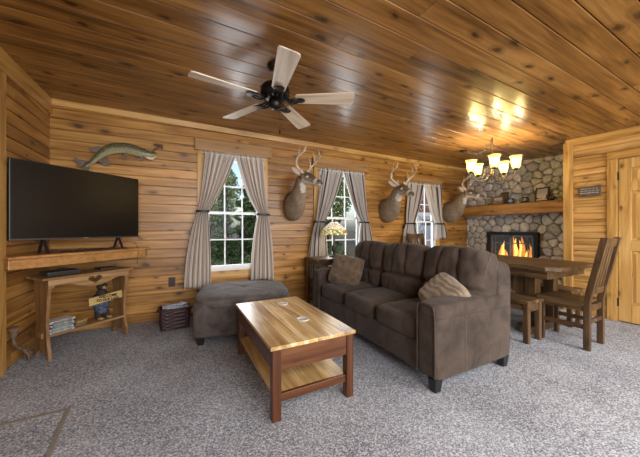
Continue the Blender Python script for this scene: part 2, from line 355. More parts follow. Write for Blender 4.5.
# curtains: one panel = one thing (fabric, tieback)
def curtain(x_top, x_tie, x_bot, ztop, ztie, zbot, mat, label, group, nf=6, seed=0):
    rg = random.Random(seed); ph = rg.uniform(0, 6)
    kv = [(0, x_top[0], x_top[1]), (.45*(ztop-ztie), None, None), (ztop-ztie, x_tie[0], x_tie[1]), (ztop-zbot, x_bot[0], x_bot[1])]
    def edge(z, i):
        d = ztop - z; t = ztop - ztie
        if d < t:
            u = d/t; e = u**1.15 if abs(x_top[i]-x_tie[i]) > .12 else u; e = e*(1-.12*math.sin(PI*u)) ; return x_top[i] + (x_tie[i]-x_top[i])*e
        u = min(1, (d-t)/(ztie-zbot)); e = math.sin(u*PI/2)**.8; return x_tie[i] + (x_bot[i]-x_tie[i])*e
    nu, nv = 72, 46; vs = []; uvs = []
    for j in range(nv+1):
        z = ztop + .035 - (ztop + .035 - zbot)*j/nv; a, b = edge(min(z, ztop), 0), edge(min(z, ztop), 1)
        u_tie = math.exp(-((z-ztie)/.10)**2); amp = .014 + .012*(1-u_tie) * min(1, abs(b-a)/.3) + .006*u_tie
        if z > ztop - .02: amp = .012
        for i in range(nu+1):
            u = i/nu; q = u*nf*2*PI + ph + .5*math.sin(z*3+u*4)
            x = a + (b-a)*(u + .015*math.sin(q*1.0+1)); hem = .02*math.sin(u*5+ph) if j == nv else 0
            vs.append((x, YB - .075 - amp*math.sin(q) - .02*u_tie - .02*(j/nv)*0, z + hem)); uvs.append((u, j/nv))
    t = thing('curtain', label, 'curtain', ((x_top[0]+x_top[1])/2, YB-.07, zbot), 0, group)
    o = Vector(t.location); m = MB(); m.v = [tuple(Vector(p)-o) for p in vs]
    m.f = [(j*(nu+1)+i, j*(nu+1)+i+1, (j+1)*(nu+1)+i+1, (j+1)*(nu+1)+i) for j in range(nv) for i in range(nu)]; m.m = [0]*len(m.f)
    ob = m.build('fabric_panel', mat, t, smooth=True, solid=.002); ul = ob.data.uv_layers.new(name='UVMap')
    for l in ob.data.loops: ul.data[l.index].uv = uvs[l.vertex_index]
    a, b = x_tie; r = MB(); n = 16; wx = (b-a)/2 + .016; c = ((a+b)/2, YB-.095)
    r.rings([[(c[0]+wx*math.cos(2*PI*k/n)*q-o.x, c[1]+.040*math.sin(2*PI*k/n)*q-o.y, ztie+dz-o.z) for k in range(n)] for q, dz in ((1,-.012),(1.06,-.012),(1.06,.012),(1,.012),(1,-.012))], cap=False)
    r.build('tieback', DKMETAL, t, smooth=False); return t
curtain((.262,.63), (.185,.300), (.03,.335), 2.045, 1.315, .345, CURT1, 'taupe striped curtain left of the window above the ottoman', 'curtains', 6, 1)
curtain((.64,1.015), (.935,1.075), (.83,1.165), 2.045, 1.290, .385, CURT1, 'taupe striped curtain right of the window above the ottoman', 'curtains', 6, 2)
curtain((1.90,2.285), (1.80,1.95), (1.665,2.02), 1.995, 1.20, .33, CURT2, 'grey striped curtain tied back left behind the stained glass lamp', 'curtains', 6, 3)
curtain((2.30,2.69), (2.62,2.78), (2.58,2.92), 1.995, 1.20, .48, CURT2, 'grey striped curtain right of the lamp window, beside the middle deer mount', 'curtains', 6, 4)
curtain((3.72,4.10), (3.64,3.83), (3.58,3.98), 1.925, 1.19, .62, CURT2, 'dark striped curtain left of the window that looks out on the red building', 'curtains', 6, 5)
curtain((4.14,4.58), (4.40,4.62), (4.40,4.74), 1.925, 1.19, .90, CURT2, 'dark striped curtain beside the rightmost deer mount', 'curtains', 6, 6)
for (x0, x1, z0, z1, zm), lb in zip(WIN, ('over the ottoman window', 'over the window behind the lamp', 'over the window nearest the stone fireplace')):
    t = thing('curtain_rod', 'thin white curtain rod ' + lb, 'curtain rod', ((x0+x1)/2, YB-.075, z1-.012)); h = (x1-x0)/2 + (.03 if x0 < 3 else .07)
    MB().tube([(-h,0,0),(h,0,0)], .006, 8).build('rod', WHITE, t, smooth=True)
    for s in (-1, 1): MB().tube([(s*h,0,0),(s*h,.02,0),(s*h,.055,0)], .005, 6).build('bracket', WHITE, t)

# door (six panel), runs out of the frame on the near side
dr = thing('door_1', None, None, (XD, DY1, 0)); del_ = [k for k in dr.keys()]; struct(dr)
m = MB(); W = DY1-DY0; ST = .105
def rail(za, zb): m.box(-.005, .035, -W+ST, -ST, za, zb)
m.box(-.005, .035, -ST, 0, .012, DZ); m.box(-.005, .035, -W, -W+ST, .012, DZ)
for za, zb in ((.012,.22),(.84,.965),(1.53,1.645),(1.80,DZ)): rail(za, zb)
for za, zb in ((.22,.84),(.965,1.53),(1.645,1.80)): m.box(-.005, .035, -W/2-.045, -W/2+.045, za, zb)
m.build('door_frame', W_DOOR, dr, bevel=.004)
for za, zb in ((.22,.84),(.965,1.53),(1.645,1.80)):
    for a, b in ((-W+ST, -W/2-.045), (-W/2+.045, -ST)):
        p = MB(); e = .035
        p.rings([[(x, y, z) for y, z in ((a+q,za+q),(b-q,za+q),(b-q,zb-q),(a+q,zb-q))] for x, q in ((.03,0),(.014,.002),(.014,.008),(.002,e),(.002,e+.001))]); p.build('door_panel', W_DOOR, dr)
for z in (1.72, .95, .23):
    MB().box(-.014, .002, -.006, .012, z-.045, z+.045).tube([(-.016,.004,z-.05),(-.016,.004,z+.05)], .006, 8).build('hinge', DKMETAL, dr)
k = MB(); k.lathe([(.0,0),(.028,0),(.028,.006),(.012,.012),(.012,.04),(.028,.05),(.03,.065),(.018,.078),(0,.08)], n=16); k.v = [(-z-.005, y-W+.07, x+.93) for x, y, z in k.v]; k.build('door_handle', DKMETAL, dr, smooth=True)
c = MB(); c.box(XD-.022, XD+.0, DY1+.004, DY1+.094, 0, DZ+.012); c.box(XD-.022, XD, DY0-.09, DY0-.004, 0, DZ+.012); struct(c.build('trim_20', W_TRIMZ, bevel=.004))
c = MB(); c.box(XD-.024, XD, DY0-.10, DY1+.094, DZ+.012, DZ+.10); struct(c.build('trim_21', W_TRIMY, bevel=.004))
c = MB(); c.box(XD+.037, XD+.06, DY0-.1, DY1+.1, 0, 2.05); struct(c.build('trim_22', W_DOORW))

# ------------------------------------------------------------------ stone wall
FY0, FY1, FZ0, FZ1 = 2.44, 3.285, .34, 1.025
def clip(poly, nx, ny, d):
    out = []
    for i in range(len(poly)):
        a, b = poly[i], poly[(i+1) % len(poly)]; da = a[0]*nx+a[1]*ny-d; db = b[0]*nx+b[1]*ny-d
        if da <= 0: out.append(a)
        if da*db < 0: t = da/(da-db); out.append((a[0]+(b[0]-a[0])*t, a[1]+(b[1]-a[1])*t))
    return out
rg = random.Random(4); pts = []; Y0, Y1, Z1_ = YC, YB, 2.40; row = 0; z = .05
while z < Z1_ + .05:
    y = Y0 + (row % 2)*.08 - .03
    while y < Y1 + .06: pts.append((y + rg.uniform(-.055,.055), z + rg.uniform(-.045,.045))); y += .158
    z += .132; row += 1
m = MB()
for i, p in enumerate(pts):
    if FY0-.02 < p[0] < FY1+.02 and FZ0-.02 < p[1] < FZ1+.01: continue
    poly = [(Y0+.003,0),(Y1-.003,0),(Y1-.003,2.385),(Y0+.003,2.385)]
    for j, q in enumerate(pts):
        if i != j and abs(p[0]-q[0]) < .5 and abs(p[1]-q[1]) < .5:
            nx, ny = q[0]-p[0], q[1]-p[1]; L_ = math.hypot(nx, ny); nx /= L_; ny /= L_
            poly = clip(poly, nx, ny, ((p[0]+q[0])*nx + (p[1]+q[1])*ny)/2 - .0035)
            if len(poly) < 3: break
    if len(poly) < 3: continue
    for _ in range(2):
        np_ = []
        for a, b in zip(poly, poly[1:]+poly[:1]): np_ += [(a[0]*.78+b[0]*.22, a[1]*.78+b[1]*.22), (a[0]*.22+b[0]*.78, a[1]*.22+b[1]*.78)]
        poly = np_
    def psh(q):
        y, z = q
        if FY0 < y < FY1 and FZ0 < z < FZ1:
            d = [(y-FY0,0),(FY1-y,1),(z-FZ0,2),(FZ1-z,3)]; s = min(d)[1]
            y, z = ((FY0,z),(FY1,z),(y,FZ0),(y,FZ1))[s]
        return y, z
    poly = [psh(q) for q in poly]; cx = sum(q[0] for q in poly)/len(poly); cy = sum(q[1] for q in poly)/len(poly)
    hgt = rg.uniform(.022,.042); tx, ty = rg.uniform(-.12,.12), rg.uniform(-.12,.12)
    rs = []
    for s_, d in ((1,-.012),(1,.25),(.93,.62),(.80,.86),(.55,1.0),(.25,1.03)):
        rs.append([(XS - .004 - hgt*max(d,0) - (tx*(q[0]-cx)+ty*(q[1]-cy))*s_*max(d,0) + (.012 if d < 0 else 0), cx+(q[0]-cx)*s_, cy+(q[1]-cy)*s_) for q in poly])
    m.rings(rs)
m.mat = 1
for a in ((Y0-.05,FY0,0,2.45),(FY1,YB+.05,0,2.45),(FY0,FY1,0,FZ0),(FY0,FY1,FZ1,2.45)): m.box(XS, XS+.12, *a)
o = m.build('wall_fireplace', [STONE, MORTAR]); struct(o); o.data.polygons.foreach_set('use_smooth', [p.material_index == 0 for p in o.data.polygons])

# fireplace insert
t = thing('fireplace', 'black metal fireplace with glass doors and burning logs in the stone wall', 'fireplace', (XS, (FY0+FY1)/2, FZ0)); h = FZ1-FZ0; w = (FY1-FY0)/2
SOOT = plain('sooty_brick', (.012,.010,.009), .9, bump=.3, bscale=40)
m = MB(); a = w-.015; m.box(.0,.45,-a,a,-.0,.01); m.box(.0,.45,-a,a,h-.02,h-.01); m.box(.0,.45,-a,-a+.01,.01,h-.02); m.box(.0,.45,a-.01,a,.01,h-.02); m.box(.44,.45,-a+.01,a-.01,.01,h-.02); m.build('firebox', SOOT, t)
m = MB(); q = .055
m.box(-.075,.0,-w-.01,-w+q,-.02,h+.01); m.box(-.075,.0,w-q,w+.01,-.02,h+.01); m.box(-.075,.0,-w+q,w-q,h-.045,h+.01); m.box(-.075,.0,-w+q,w-q,-.02,.05); m.build('surround_frame', IRON, t, bevel=.004)
GL2 = m_shade('smoked_glass', (.55,.60,.68), .12, 0)
for s in (-1, 1):
    d = MB(); lo, hi = (.004, w-q-.004); zz0, zz1 = .054, h-.05
    def yb(a, b, c_, d_, x0=-.066, x1=-.046): d.box(x0, x1, min(s*a,s*b), max(s*a,s*b), c_, d_)
    yb(lo,lo+.026,zz0,zz1); yb(hi-.026,hi,zz0,zz1); yb(lo,hi,zz0,zz0+.026); yb(lo,hi,zz1-.026,zz1)
    yb(lo+.02,hi-.02,zz1-.155,zz1-.138,-.062,-.05); yb(hi-.095,hi-.08,zz0,zz1,-.062,-.05)
    dd = d.build('glass_door', plain('door_iron%d' % s, (.13,.16,.20), .45, .3), t, bevel=.002)
    MB().box(-.057,-.055, min(s*lo,s*hi), max(s*lo,s*hi), zz0+.01, zz1-.01).build('glass', GL2, dd)
LOG = wood('charred_log', (.02,.012,.008), (.06,.035,.02), (.12,.07,.04), 'y', rough=.9, knots=0)
for (y, z, x, l, tz) in ((0,.07,.20,.56,0),(.03,.07,.30,.5,.0),(-.02,.16,.25,.5,.12)):
    MB().tube([(x,y-l/2,z-tz*.3),(x+.01,y,z+.005),(x,y+l/2,z+tz*.3)], [.042,.05,.044], 10).build('log', LOG, t, smooth=True)
fr = random.Random(8)
for k, (y, hgt) in enumerate([(.33,.34),(.27,.42),(.22,.26),(.14,.42),(.09,.52),(.05,.48),(.0,.30),(-.045,.44),(-.08,.53),(-.13,.30),(-.19,.36),(-.24,.40),(-.30,.24),(-.35,.30)]):
    x = .22 + fr.uniform(-.04,.04); P = []; R = []; ph = fr.uniform(0,6)
    for i in range(9):
        u = i/8; P.append((x + .015*math.sin(u*5+ph), y + .030*math.sin(u*6+ph)*u, .10 + hgt*u)); R.append(.036*math.sin(PI*min(1,.22+.78*u))**.8*(1-.3*u)+.001)
    MB().tube(P, R, 8).build('flame', FLAME2 if k % 2 else FLAME, t, smooth=True)

# mantel
t = MB(); rgm = random.Random(3)
rs = []
for i in range(13):
    y = 1.90 + (3.70-1.90)*i/12; j = lambda: rgm.uniform(-.006,.006)
    rs.append([(5.205+j(), y, 1.372+j()), (5.205+j(), y, 1.525+j()), (5.225, y, 1.545), (XS-.03, y, 1.545), (XS-.03, y, 1.352), (5.225, y, 1.352)])
t.rings(rs); tag(t.build('mantel_shelf', W_MANT, bevel=.004), 'orange rough-hewn wooden mantel beam across the stone wall', 'mantel')
MZ = 1.545
def photo_frame(y, wd, ht, rz, label, pic, fcol, x=5.30, tilt=-.12):
    t = thing('photo_frame', label, 'picture frame', (x, y, MZ), rz)
    fm = wood('frame_wood_%d' % int(y*100), *fcol, 'z', rough=.4, knots=0); b = .022
    Mx = Matrix.Rotation(-tilt, 4, 'Y')
    m = MB(); m.M = Mx
    m.box(-.01,.01,-wd/2,-wd/2+b,0,ht).box(-.01,.01,wd/2-b,wd/2,0,ht).box(-.01,.01,-wd/2+b,wd/2-b,0,b).box(-.01,.01,-wd/2+b,wd/2-b,ht-b,ht); m.build('frame', fm, t, bevel=.002)
    m = MB(); m.M = Mx; m.box(-.004,.006,-wd/2+b,wd/2-b,b,ht-b); m.build('picture', pic, t)
    m = MB(); m.M = Mx; m.beam((.01,0,ht*.7),(.055,0,.018),.04,.005,(0,1,0)); m.build('easel_back', BLACK, t)
    return t
def pic_mat(name, top, bot, blot, sc=18, th=.58):
    m, nt, b = new(name); L = nt.links.new; tc = N(nt, 'ShaderNodeTexCoord'); sp = N(nt, 'ShaderNodeSeparateXYZ'); L(tc.outputs['Generated'], sp.inputs[0])
    n = N(nt, 'ShaderNodeTexNoise', Scale=sc, Detail=2.0); L(tc.outputs['Object'], n.inputs['Vector'])
    c = ramp(nt, [(.35, bot), (.7, top)], sp.outputs[2]).outputs[0]; band = ramp(nt, [(.08,(0,0,0)),(.16,(1,1,1)),(.42,(1,1,1)),(.5,(0,0,0))], sp.outputs[2]).outputs[0]
    k = math_(nt, 'MULTIPLY', band, ramp(nt, [(th-.04,(0,0,0)),(th,(1,1,1))], n.outputs['Fac']).outputs[0])
    L(mix(nt, k, c, blot), b.inputs['Base Color']); b.inputs['Roughness'].default_value = .2; return m
DKF = ((.03,.014,.008),(.07,.035,.018),(.11,.06,.03))
photo_frame(2.335, .215, .235, -.22, 'larger dark framed photo with a blue patch near the right end of the mantel', pic_mat('photo_print', (.42,.42,.46), (.60,.58,.58), (.04,.10,.30), 16, .52), DKF)
photo_frame(3.03, .185, .155, .10, 'small tan framed photo at the left end of the mantel', pic_mat('photo_print_b', (.55,.52,.52), (.26,.19,.12), (.40,.25,.15)), ((.12,.07,.03),(.22,.13,.06),(.30,.2,.1)))
photo_frame(2.965, .13, .235, .25, 'narrow brown frame leaning behind the small photo on the mantel', plain('brown_print', (.13,.085,.05), .4, var=.4, bscale=30), ((.05,.03,.015),(.10,.06,.03),(.16,.10,.05)), x=5.39)
def mug(y, mat, band, label):
    t = thing('mug', label, 'mug', (5.29, y, MZ)); m = MB(); m.lathe([(0,.002),(.032,0),(.038,.01),(.040,.09),(.0405,.098),(.036,.098),(.035,.02),(0,.014)], n=18); m.build('cup', mat, t, smooth=True)
    m = MB(); m.lathe([(.0410,.028),(.0414,.030),(.0418,.072),(.0412,.074)], n=18); m.build('printed_band', band, t, smooth=True)
    MB().tube([(-.012,-.038,.08),(-.02,-.06,.082),(-.024,-.068,.055),(-.02,-.058,.028),(-.012,-.038,.026)], .006, 8).build('handle', mat, t, smooth=True)
CER = plain('pale_ceramic', (.42,.42,.38), .25)
mug(2.80, plain('blue_ceramic', (.04,.07,.14), .25), plain('blue_print', (.20,.30,.46), .3, var=.6, bscale=40), 'dark blue mug with a pale print on the mantel')
mug(2.685, CER, plain('green_print', (.16,.17,.12), .3, var=.6, bscale=60), 'pale mug standing between the blue mug and the black patterned mug')
mug(2.575, plain('black_ceramic', (.03,.03,.03), .25), plain('mixed_print', (.25,.23,.18), .3, var=.9, bscale=40), 'black patterned mug left of the larger framed photo')
t = thing('figurine', 'small dark animal figurine right of the larger framed photo on the mantel', 'figurine', (5.29, 2.185, MZ))
MB().ball((0,0,.028),(.02,.032,.02)).tube([(0,.018,0),(0,.018,.03)],.006,6).tube([(0,-.018,0),(0,-.018,.03)],.006,6).build('body', DKMETAL, t, smooth=True)
MB().ball((-.004,-.03,.055),(.012,.014,.013)).tube([(0,-.02,.035),(0,-.028,.052)],.009,6).build('head', DKMETAL, t, smooth=True)
t = thing('ornament', 'round white ornament on a hook high above the right end of the mantel', 'ornament', (XS-.075, 2.185, 1.69))
MB().ball((0,0,0),.036,10).build('ball', WHITE, t, smooth=True)
MB().tube([(0,0,.028),(.0,0,.045),(.03,0,.05),(.06,0,.045)],.003,6).build('hook', DKMETAL, t)

# sign on door wall
t = thing('hanging_sign', 'small dark wooden sign with white script hanging by the door', 'sign', (XD-.012, 1.515, 1.57))
SW, SH = .105, .062
MB().box(-.012,.006,-SW,SW,-SH,SH).build('board', plain('grey_brown_sign_wood', (.09,.065,.05), .7, var=.4, bscale=30), t, bevel=.003)
MB().tube([(-.005,-.055,SH),(.004,0,SH+.075),(-.005,.055,SH)],.0016,5).build('string', BLACK, t)
MB().ball((.002,0,SH+.075),.005,4).build('nail', DKMETAL, t)
m = MB(); rs_ = random.Random(6)
for r_, (z, th_) in enumerate(((.034,.007),(.006,.006),(-.020,.009))):
    y = .085
    while y > -.085:
        l = rs_.uniform(.018,.036); P = [(-.0135, y-l*i/5, z+.005*math.sin(i*2.4+y*90)) for i in range(6)]
        m.tube(P, th_*.33, 5); y -= l + .008
m.build('white_script', plain('chalk_white', (.62,.60,.58), .8), t)

# ------------------------------------------------------------------ TV corner
S_ = 'x'
t = MB(); poly = [(XL+.002,YB-.002),(XL+.002,2.93),(-1.145,2.855),(-.355,3.60),(-.355,YB-.002)]
def offs(p, d): return [(x + (d*.68 if 0 < i < 4 and i != 1 else 0), y - (d*.73 if 0 < i < 4 and i != 4 else 0)) for i, (x, y) in enumerate(p)]
SHF = thing('corner_shelf', 'thick oak corner shelf under the television', 'shelf', (XL+.35, YB-.35, .785))
o0 = Vector((XL+.35, YB-.35, .785))
wm = wood('oak_corner_shelf', (.26,.115,.032), (.44,.22,.072), (.55,.31,.11), 'x', rough=.33, var=.05, knots=.2, island=False)
loc = [(p[0]-o0.x, p[1]-o0.y) for p in poly]
MB().prism(loc, 0, .078, 'z').build('apron', wm, SHF, bevel=.006)
loc2 = [(loc[0]), (loc[1][0], loc[1][1]-.03), (loc[2][0]+.016, loc[2][1]-.034), (loc[3][0]+.03, loc[3][1]-.006), (loc[4][0]+.03, loc[4][1])]
MB().prism(loc2, .078, .103, 'z').build('top_board', wm, SHF, bevel=.01)
SZ = .888
ANG = math.atan2(.681, .756)
tv = thing('television', 'large black flat screen television on the corner shelf', 'television', (-.800, 3.290, SZ), ANG)
hw = .508; zb, zt = .118, .762
TV_M = Matrix.Identity(4)
m = MB(); b = .010; m.box(-hw,hw,.0,.028,zb,zt); m.build('housing', BLACK, tv, bevel=.004)
MB().box(-hw+b,hw-b,-.003,.0,zb+.016,zt-b).build('screen', SCREEN, tv)
MB().box(-hw*.55,hw*.55,.028,.062,zb+.03,zb+.34).build('back_housing', BLACK, tv, bevel=.012)
MB().box(-hw,hw,-.005,.0,zb,zb+.012).build('lower_bezel', plain('grey_bezel', (.10,.10,.11), .3, .6), tv, bevel=.001)
m = MB().box(-.020,.020,-.0065,-.005,zb+.003,zb+.009); m.build('logo', plain('silver_logo', (.5,.5,.52), .3, .8), tv)
for s in (-1, 1):
    m = MB(); x = s*.30; m.beam((x,.016,zb+.02),(x,-.055,.004),.022,.008); m.beam((x,.016,zb+.02),(x,.085,.004),.022,.008); m.build('stand_foot', BLACK, tv, bevel=.002)
t = thing('cable_bundle', 'tangle of black cables on the corner shelf under the television', 'cable', (-.76, 3.33, SZ), ANG)
rc = random.Random(2)
for k in range(7):
    P = []; x = rc.uniform(-.36,.0); 
    for i in range(7): P.append((x + i*.06 + rc.uniform(-.02,.02), rc.uniform(.0,.05)-.02, .004 + abs(rc.gauss(0,.012))*(i not in (0,6)) ))
    MB().tube(spline(P,4), .0028, 6).build('cable', BLACK, t, smooth=True)
P = spline([(.20,.02,.02),(.30,.0,.07),(.38,-.035,.06),(.40,-.07,-.02),(.392,-.072,-.10),(.385,-.075,-.17)],6); MB().tube(P,.003,6).build('cable', BLACK, t, smooth=True)
# console table
CA = math.atan2(3.43-3.035, -.485+.98); CL = math.hypot(.495,.395); CD = .26
ct = thing('console_table', 'small oak console table with a heart cutout in its apron', 'console table', (-.98, 3.035, 0), CA)
def side_panel(x):
    pr = [(.0,0),(.05,0),(.06,.035),(.085,.06),(CD-.085,.06),(CD-.06,.035),(CD-.05,0),(CD,0),(CD-.004,.06),(CD-.03,.16),(CD-.045,.30),(CD-.03,.45),(CD-.012,.56),(CD-.005,.655),(.005,.655),(.012,.56),(.03,.45),(.045,.30),(.03,.16),(.004,.06)]
    m = MB(); m.prism([(a, z) for a, z in pr], x, x+.024, 'x'); return m
WCZ = wood('weathered_oak_upright', (.13,.065,.022), (.25,.135,.052), (.37,.215,.095), 'z', rough=.5, var=.10, knots=.3)
side_panel(.0).build('side_panel', WCZ, ct, bevel=.003); side_panel(CL-.026).build('side_panel', WCZ, ct, bevel=.003)
MB().box(-.045,CL+.035,-.022,CD+.015,.668,.690).build('top_board', W_CONS, ct, bevel=.005)
# apron with a scalloped edge and a heart hole: built as a strip grid around the heart
def apron():
    m = MB(); n = 56; x0, x1 = .0, CL; hx = CL*.53; hs = .057; zc = .632; th = .018; vs = []; fs = []
    def low(x):
        u = (x-x0)/(x1-x0); d = abs(u-.53); return min(.668,.668) - .050 - .055*max(0, math.cos(min(d/.30,1)*PI/2))**1.0 - (.02 if u < .06 or u > .94 else 0)
    def heart(x):                                # lower and upper edge of the heart at x
        u = (x-hx)/hs
        if abs(u) >= 1: return None
        a = abs(u); top = zc + hs*(.42*math.sqrt(max(0, 1-(2*a-1)**2)) + .12*(1-a)*a); bot = zc - hs*.80*(1-a)**.85
        return bot, max(top, bot+.0005)
    xs = [x0 + (x1-x0)*i/n for i in range(n+1)] + [hx + hs*v/12 for v in range(-12, 13)]; xs = sorted(set(round(x,5) for x in xs))
    def slab(xa, xb, la, lb, ua, ub):
        m.add([(xa,0,la),(xb,0,lb),(xb,0,ub),(xa,0,ua),(xa,th,la),(xb,th,lb),(xb,th,ub),(xa,th,ua)], [(0,1,2,3),(7,6,5,4),(0,4,5,1),(3,2,6,7)])
    for a, b in zip(xs, xs[1:]):
        mid = heart((a+b)/2)
        if mid is None: slab(a, b, low(a), low(b), .668, .668)
        else:
            A = heart(a) or (zc, zc); B = heart(b) or (zc, zc)
            slab(a, b, low(a), low(b), A[0], B[0]); slab(a, b, A[1], B[1], .668, .668)
    return m
WCI = wood('weathered_oak_apron', (.20,.11,.04), (.36,.215,.09), (.48,.31,.15), 'x', rough=.5, var=.0, knots=.2, island=False)
apron().build('apron', WCI, ct)
MB().box(.024,CL-.026,.03,CD-.02,.182,.20).build('lower_shelf', W_CONS, ct, bevel=.003)
MB().box(.024,CL-.026,CD-.03,CD-.015,.60,.668).build('back_rail', W_CONS, ct)
for x in (-.012, CL-.002):
    MB().box(x,x+.012,.09,.115,.17,.215).box(x,x+.012,CD-.115,CD-.09,.17,.215).build('through_tenon', WCZ, ct)
RC = Matrix.Rotation(CA, 4, 'Z'); OC = Vector((-.98,3.035,0))
def onc(x, y, z): return tuple(OC + RC @ Vector((x,y,z)))
t = thing('disc_player', 'dark grey disc player box on top of the console table', 'disc player', onc(.135,.13,.690), CA-.05)
MB().box(-.115,.115,-.085,.085,.006,.036).build('case', CASTER, t, bevel=.004); MB().box(-.11,.11,-.088,-.085,.012,.030).build('front_panel', BLACK, t)
for x in (-.09,.09):
    for y in (-.06,.06): MB().lathe([(.0,0),(.01,0),(.01,.006),(0,.006)], (x,y,0), 10).build('foot', BLACK, t)
t = thing('set_top_box', 'flat black box on the right end of the console table', 'cable box', onc(.50,.15,.690), CA)
MB().box(-.075,.075,-.06,.06,.0,.018).build('case', BLACK, t, bevel=.004); MB().box(-.07,.07,-.062,-.06,.004,.014).build('front_panel', CASTER, t)
cols = [((.55,.56,.60),'pale grey'),((.10,.16,.36),'navy blue'),((.60,.60,.58),'white'),((.33,.05,.04),'red'),((.06,.15,.30),'blue'),((.46,.47,.50),'silver'),((.03,.03,.04),'black'),((.50,.44,.34),'cream'),((.62,.63,.66),'white topmost')]
z = .2; rd = random.Random(3)
places = ('bottom','second','third','fourth','fifth','sixth','seventh','eighth','topmost')
for i in range(9):
    c, nm = cols[i]; nm = nm.replace(' topmost', '')
    t = thing('disc_case', '%s disc case, %s of the left stack on the console shelf' % (nm, ('bottom' if i == 0 else places[i] + ' from the bottom' if i < 8 else 'topmost')), 'disc case', onc(.115+rd.uniform(-.008,.008), .105+rd.uniform(-.008,.008), z), CA+rd.uniform(-.07,.07), 'disc cases on the console shelf')
    MB().box(-.085,.085,-.062,.062,0,.0115).build('case', plain('case_'+str(i), c, .3), t, bevel=.002)
    MB().box(-.07,.07,-.0635,-.062,.002,.0095).build('spine_label', plain('spine_'+str(i), [(v*.4+.25) if v < .3 else v*.35 for v in c], .4, var=.9, bscale=90), t); z += .0118
z = .2
for i, (c, nm) in enumerate((((.05,.14,.07),'green'),((.42,.06,.05),'red'),((.08,.20,.10),'dark green'),((.45,.30,.06),'yellow'))):
    t = thing('disc_case', '%s disc case in the low stack on the console shelf' % nm, 'disc case', onc(.255, .135, z), CA+PI/2+.1*i, 'disc cases on the console shelf')
    MB().box(-.06,.06,-.045,.045,0,.0115).build('case', plain('casb_'+str(i), c, .3), t, bevel=.002); z += .0118
# bear with a welcome sign
BT = thing('bear_statue', 'carved dark bear figurine in blue plaid holding a welcome sign', 'statue', onc(.455,.135,.20), CA+.1)
FUR = plain('dark_bear_fur', (.025,.016,.012), .85, bump=.5, bscale=90, var=.5); MUZ = plain('tan_muzzle', (.35,.22,.12), .7); BLU = plain('blue_plaid', (.055,.075,.12), .8, var=.8, bscale=45)
m = MB(); E = [(.0,.035,.0),(.050,.045,.04),(.068,.055,.10),(.066,.052,.17),(.052,.044,.235),(.032,.03,.262),(.03,.03,.28)]
m.rings([[(a*math.cos(2*PI*k/16), b*math.sin(2*PI*k/16), z+.02) for k in range(16)] for a, b, z in E])
body = m.build('body', FUR, BT, smooth=True)
MB().ball((0,-.004,.325),(.045,.042,.043),10).build('head', FUR, BT, smooth=True)
MB().ball((0,-.042,.313),(.022,.022,.017),8).build('muzzle', MUZ, BT, smooth=True)
MB().ball((0,-.063,.318),(.008,.006,.006),5).build('nose', BLACK, BT, smooth=True)
for s in (-1,1):
    MB().ball((s*.036,0,.366),(.014,.009,.014),6).build('ear', FUR, BT, smooth=True)
    MB().ball((s*.016,-.040,.334),.0045,5).build('eye', BLACK, BT, smooth=True)
    MB().tube([(s*.030,0,.075),(s*.038,-.01,.04),(s*.040,-.03,.012)],[.033,.028,.020],10).build('leg', FUR, BT, smooth=True)
    MB().ball((s*.040,-.045,.014),(.022,.036,.014),8).build('foot', MUZ, BT, smooth=True)
    MB().tube([(s*.056,0,.235),(s*.080,-.02,.20),(s*.074,-.052,.19)],[.022,.018,.015],10).build('arm', FUR, BT, smooth=True)
m = MB(); m.rings([[(a*1.06*math.cos(2*PI*k/16), b*1.08*math.sin(2*PI*k/16), z+.02) for k in range(16)] for a, b, z in [(.0500,.045,.04),(.068,.055,.10),(.067,.053,.14),(.067,.053,.155)]], cap=False); m.build('overalls', BLU, BT, smooth=True)
sb = MB(); sb.M = Matrix.Rotation(-.06,4,'Y'); sb.box(-.150,.155,-.088,-.074,.178,.252); sb = sb.build('sign_board', plain('yellow_sign', (.50,.36,.14), .6, var=.15, bscale=20), BT, bevel=.003)
def text(body_, size, loc, rot, mat, parent, name='lettering', align='CENTER', ext=.001):
    cu = bpy.data.curves.new(name, 'FONT'); cu.body = body_; cu.size = size; cu.extrude = ext; cu.align_x = align; cu.align_y = 'CENTER'; cu.offset = .0012
    tmp = bpy.data.objects.new('tmp_text', cu); COL.objects.link(tmp); bpy.context.view_layer.update()
    me = bpy.data.meshes.new_from_object(tmp.evaluated_get(bpy.context.evaluated_depsgraph_get())); bpy.data.objects.remove(tmp)
    me.materials.clear(); me.materials.append(mat); o = bpy.data.objects.new(name, me); COL.objects.link(o); o.parent = parent; o.location = loc; o.rotation_euler = rot; return o
text('WELCOME', .036, (.002,-.089,.232), (PI/2,.06,0), BLACK, sb); text('TO OUR LAKE', .033, (.002,-.089,.198), (PI/2,.06,0), BLACK, sb)
# driftwood leaning on the left wall
P = spline([(-1.150,2.945,.335),(-1.152,2.955,.29),(-1.158,2.965,.235),(-1.150,2.985,.175),(-1.135,3.04,.13),(-1.13,3.10,.105),(-1.13,3.125,.06),(-1.13,3.13,.014)],5)
R = [.018*math.exp(-((i/len(P)-.06)/.14)**2)+.012+.003*math.sin(i*1.1)+.008*math.exp(-((i/len(P)-.86)/.1)**2) for i in range(len(P))]
R[0] = .010; m = MB(); c0 = Vector((-1.13,3.05,0)); m.tube([p-c0 for p in P], R, 10)
m.tube([Vector((-1.135,3.05,.125))-c0, Vector((-1.11,3.07,.06))-c0, Vector((-1.10,3.06,.012))-c0],[.012,.009,.007],8)
tag(m.build('driftwood', plain('pale_driftwood', (.13,.085,.055), .85, bump=.6, bscale=30, var=.35), smooth=True, loc=tuple(c0)), 'twisted pale driftwood leaning on the left wall beside the console', 'driftwood')
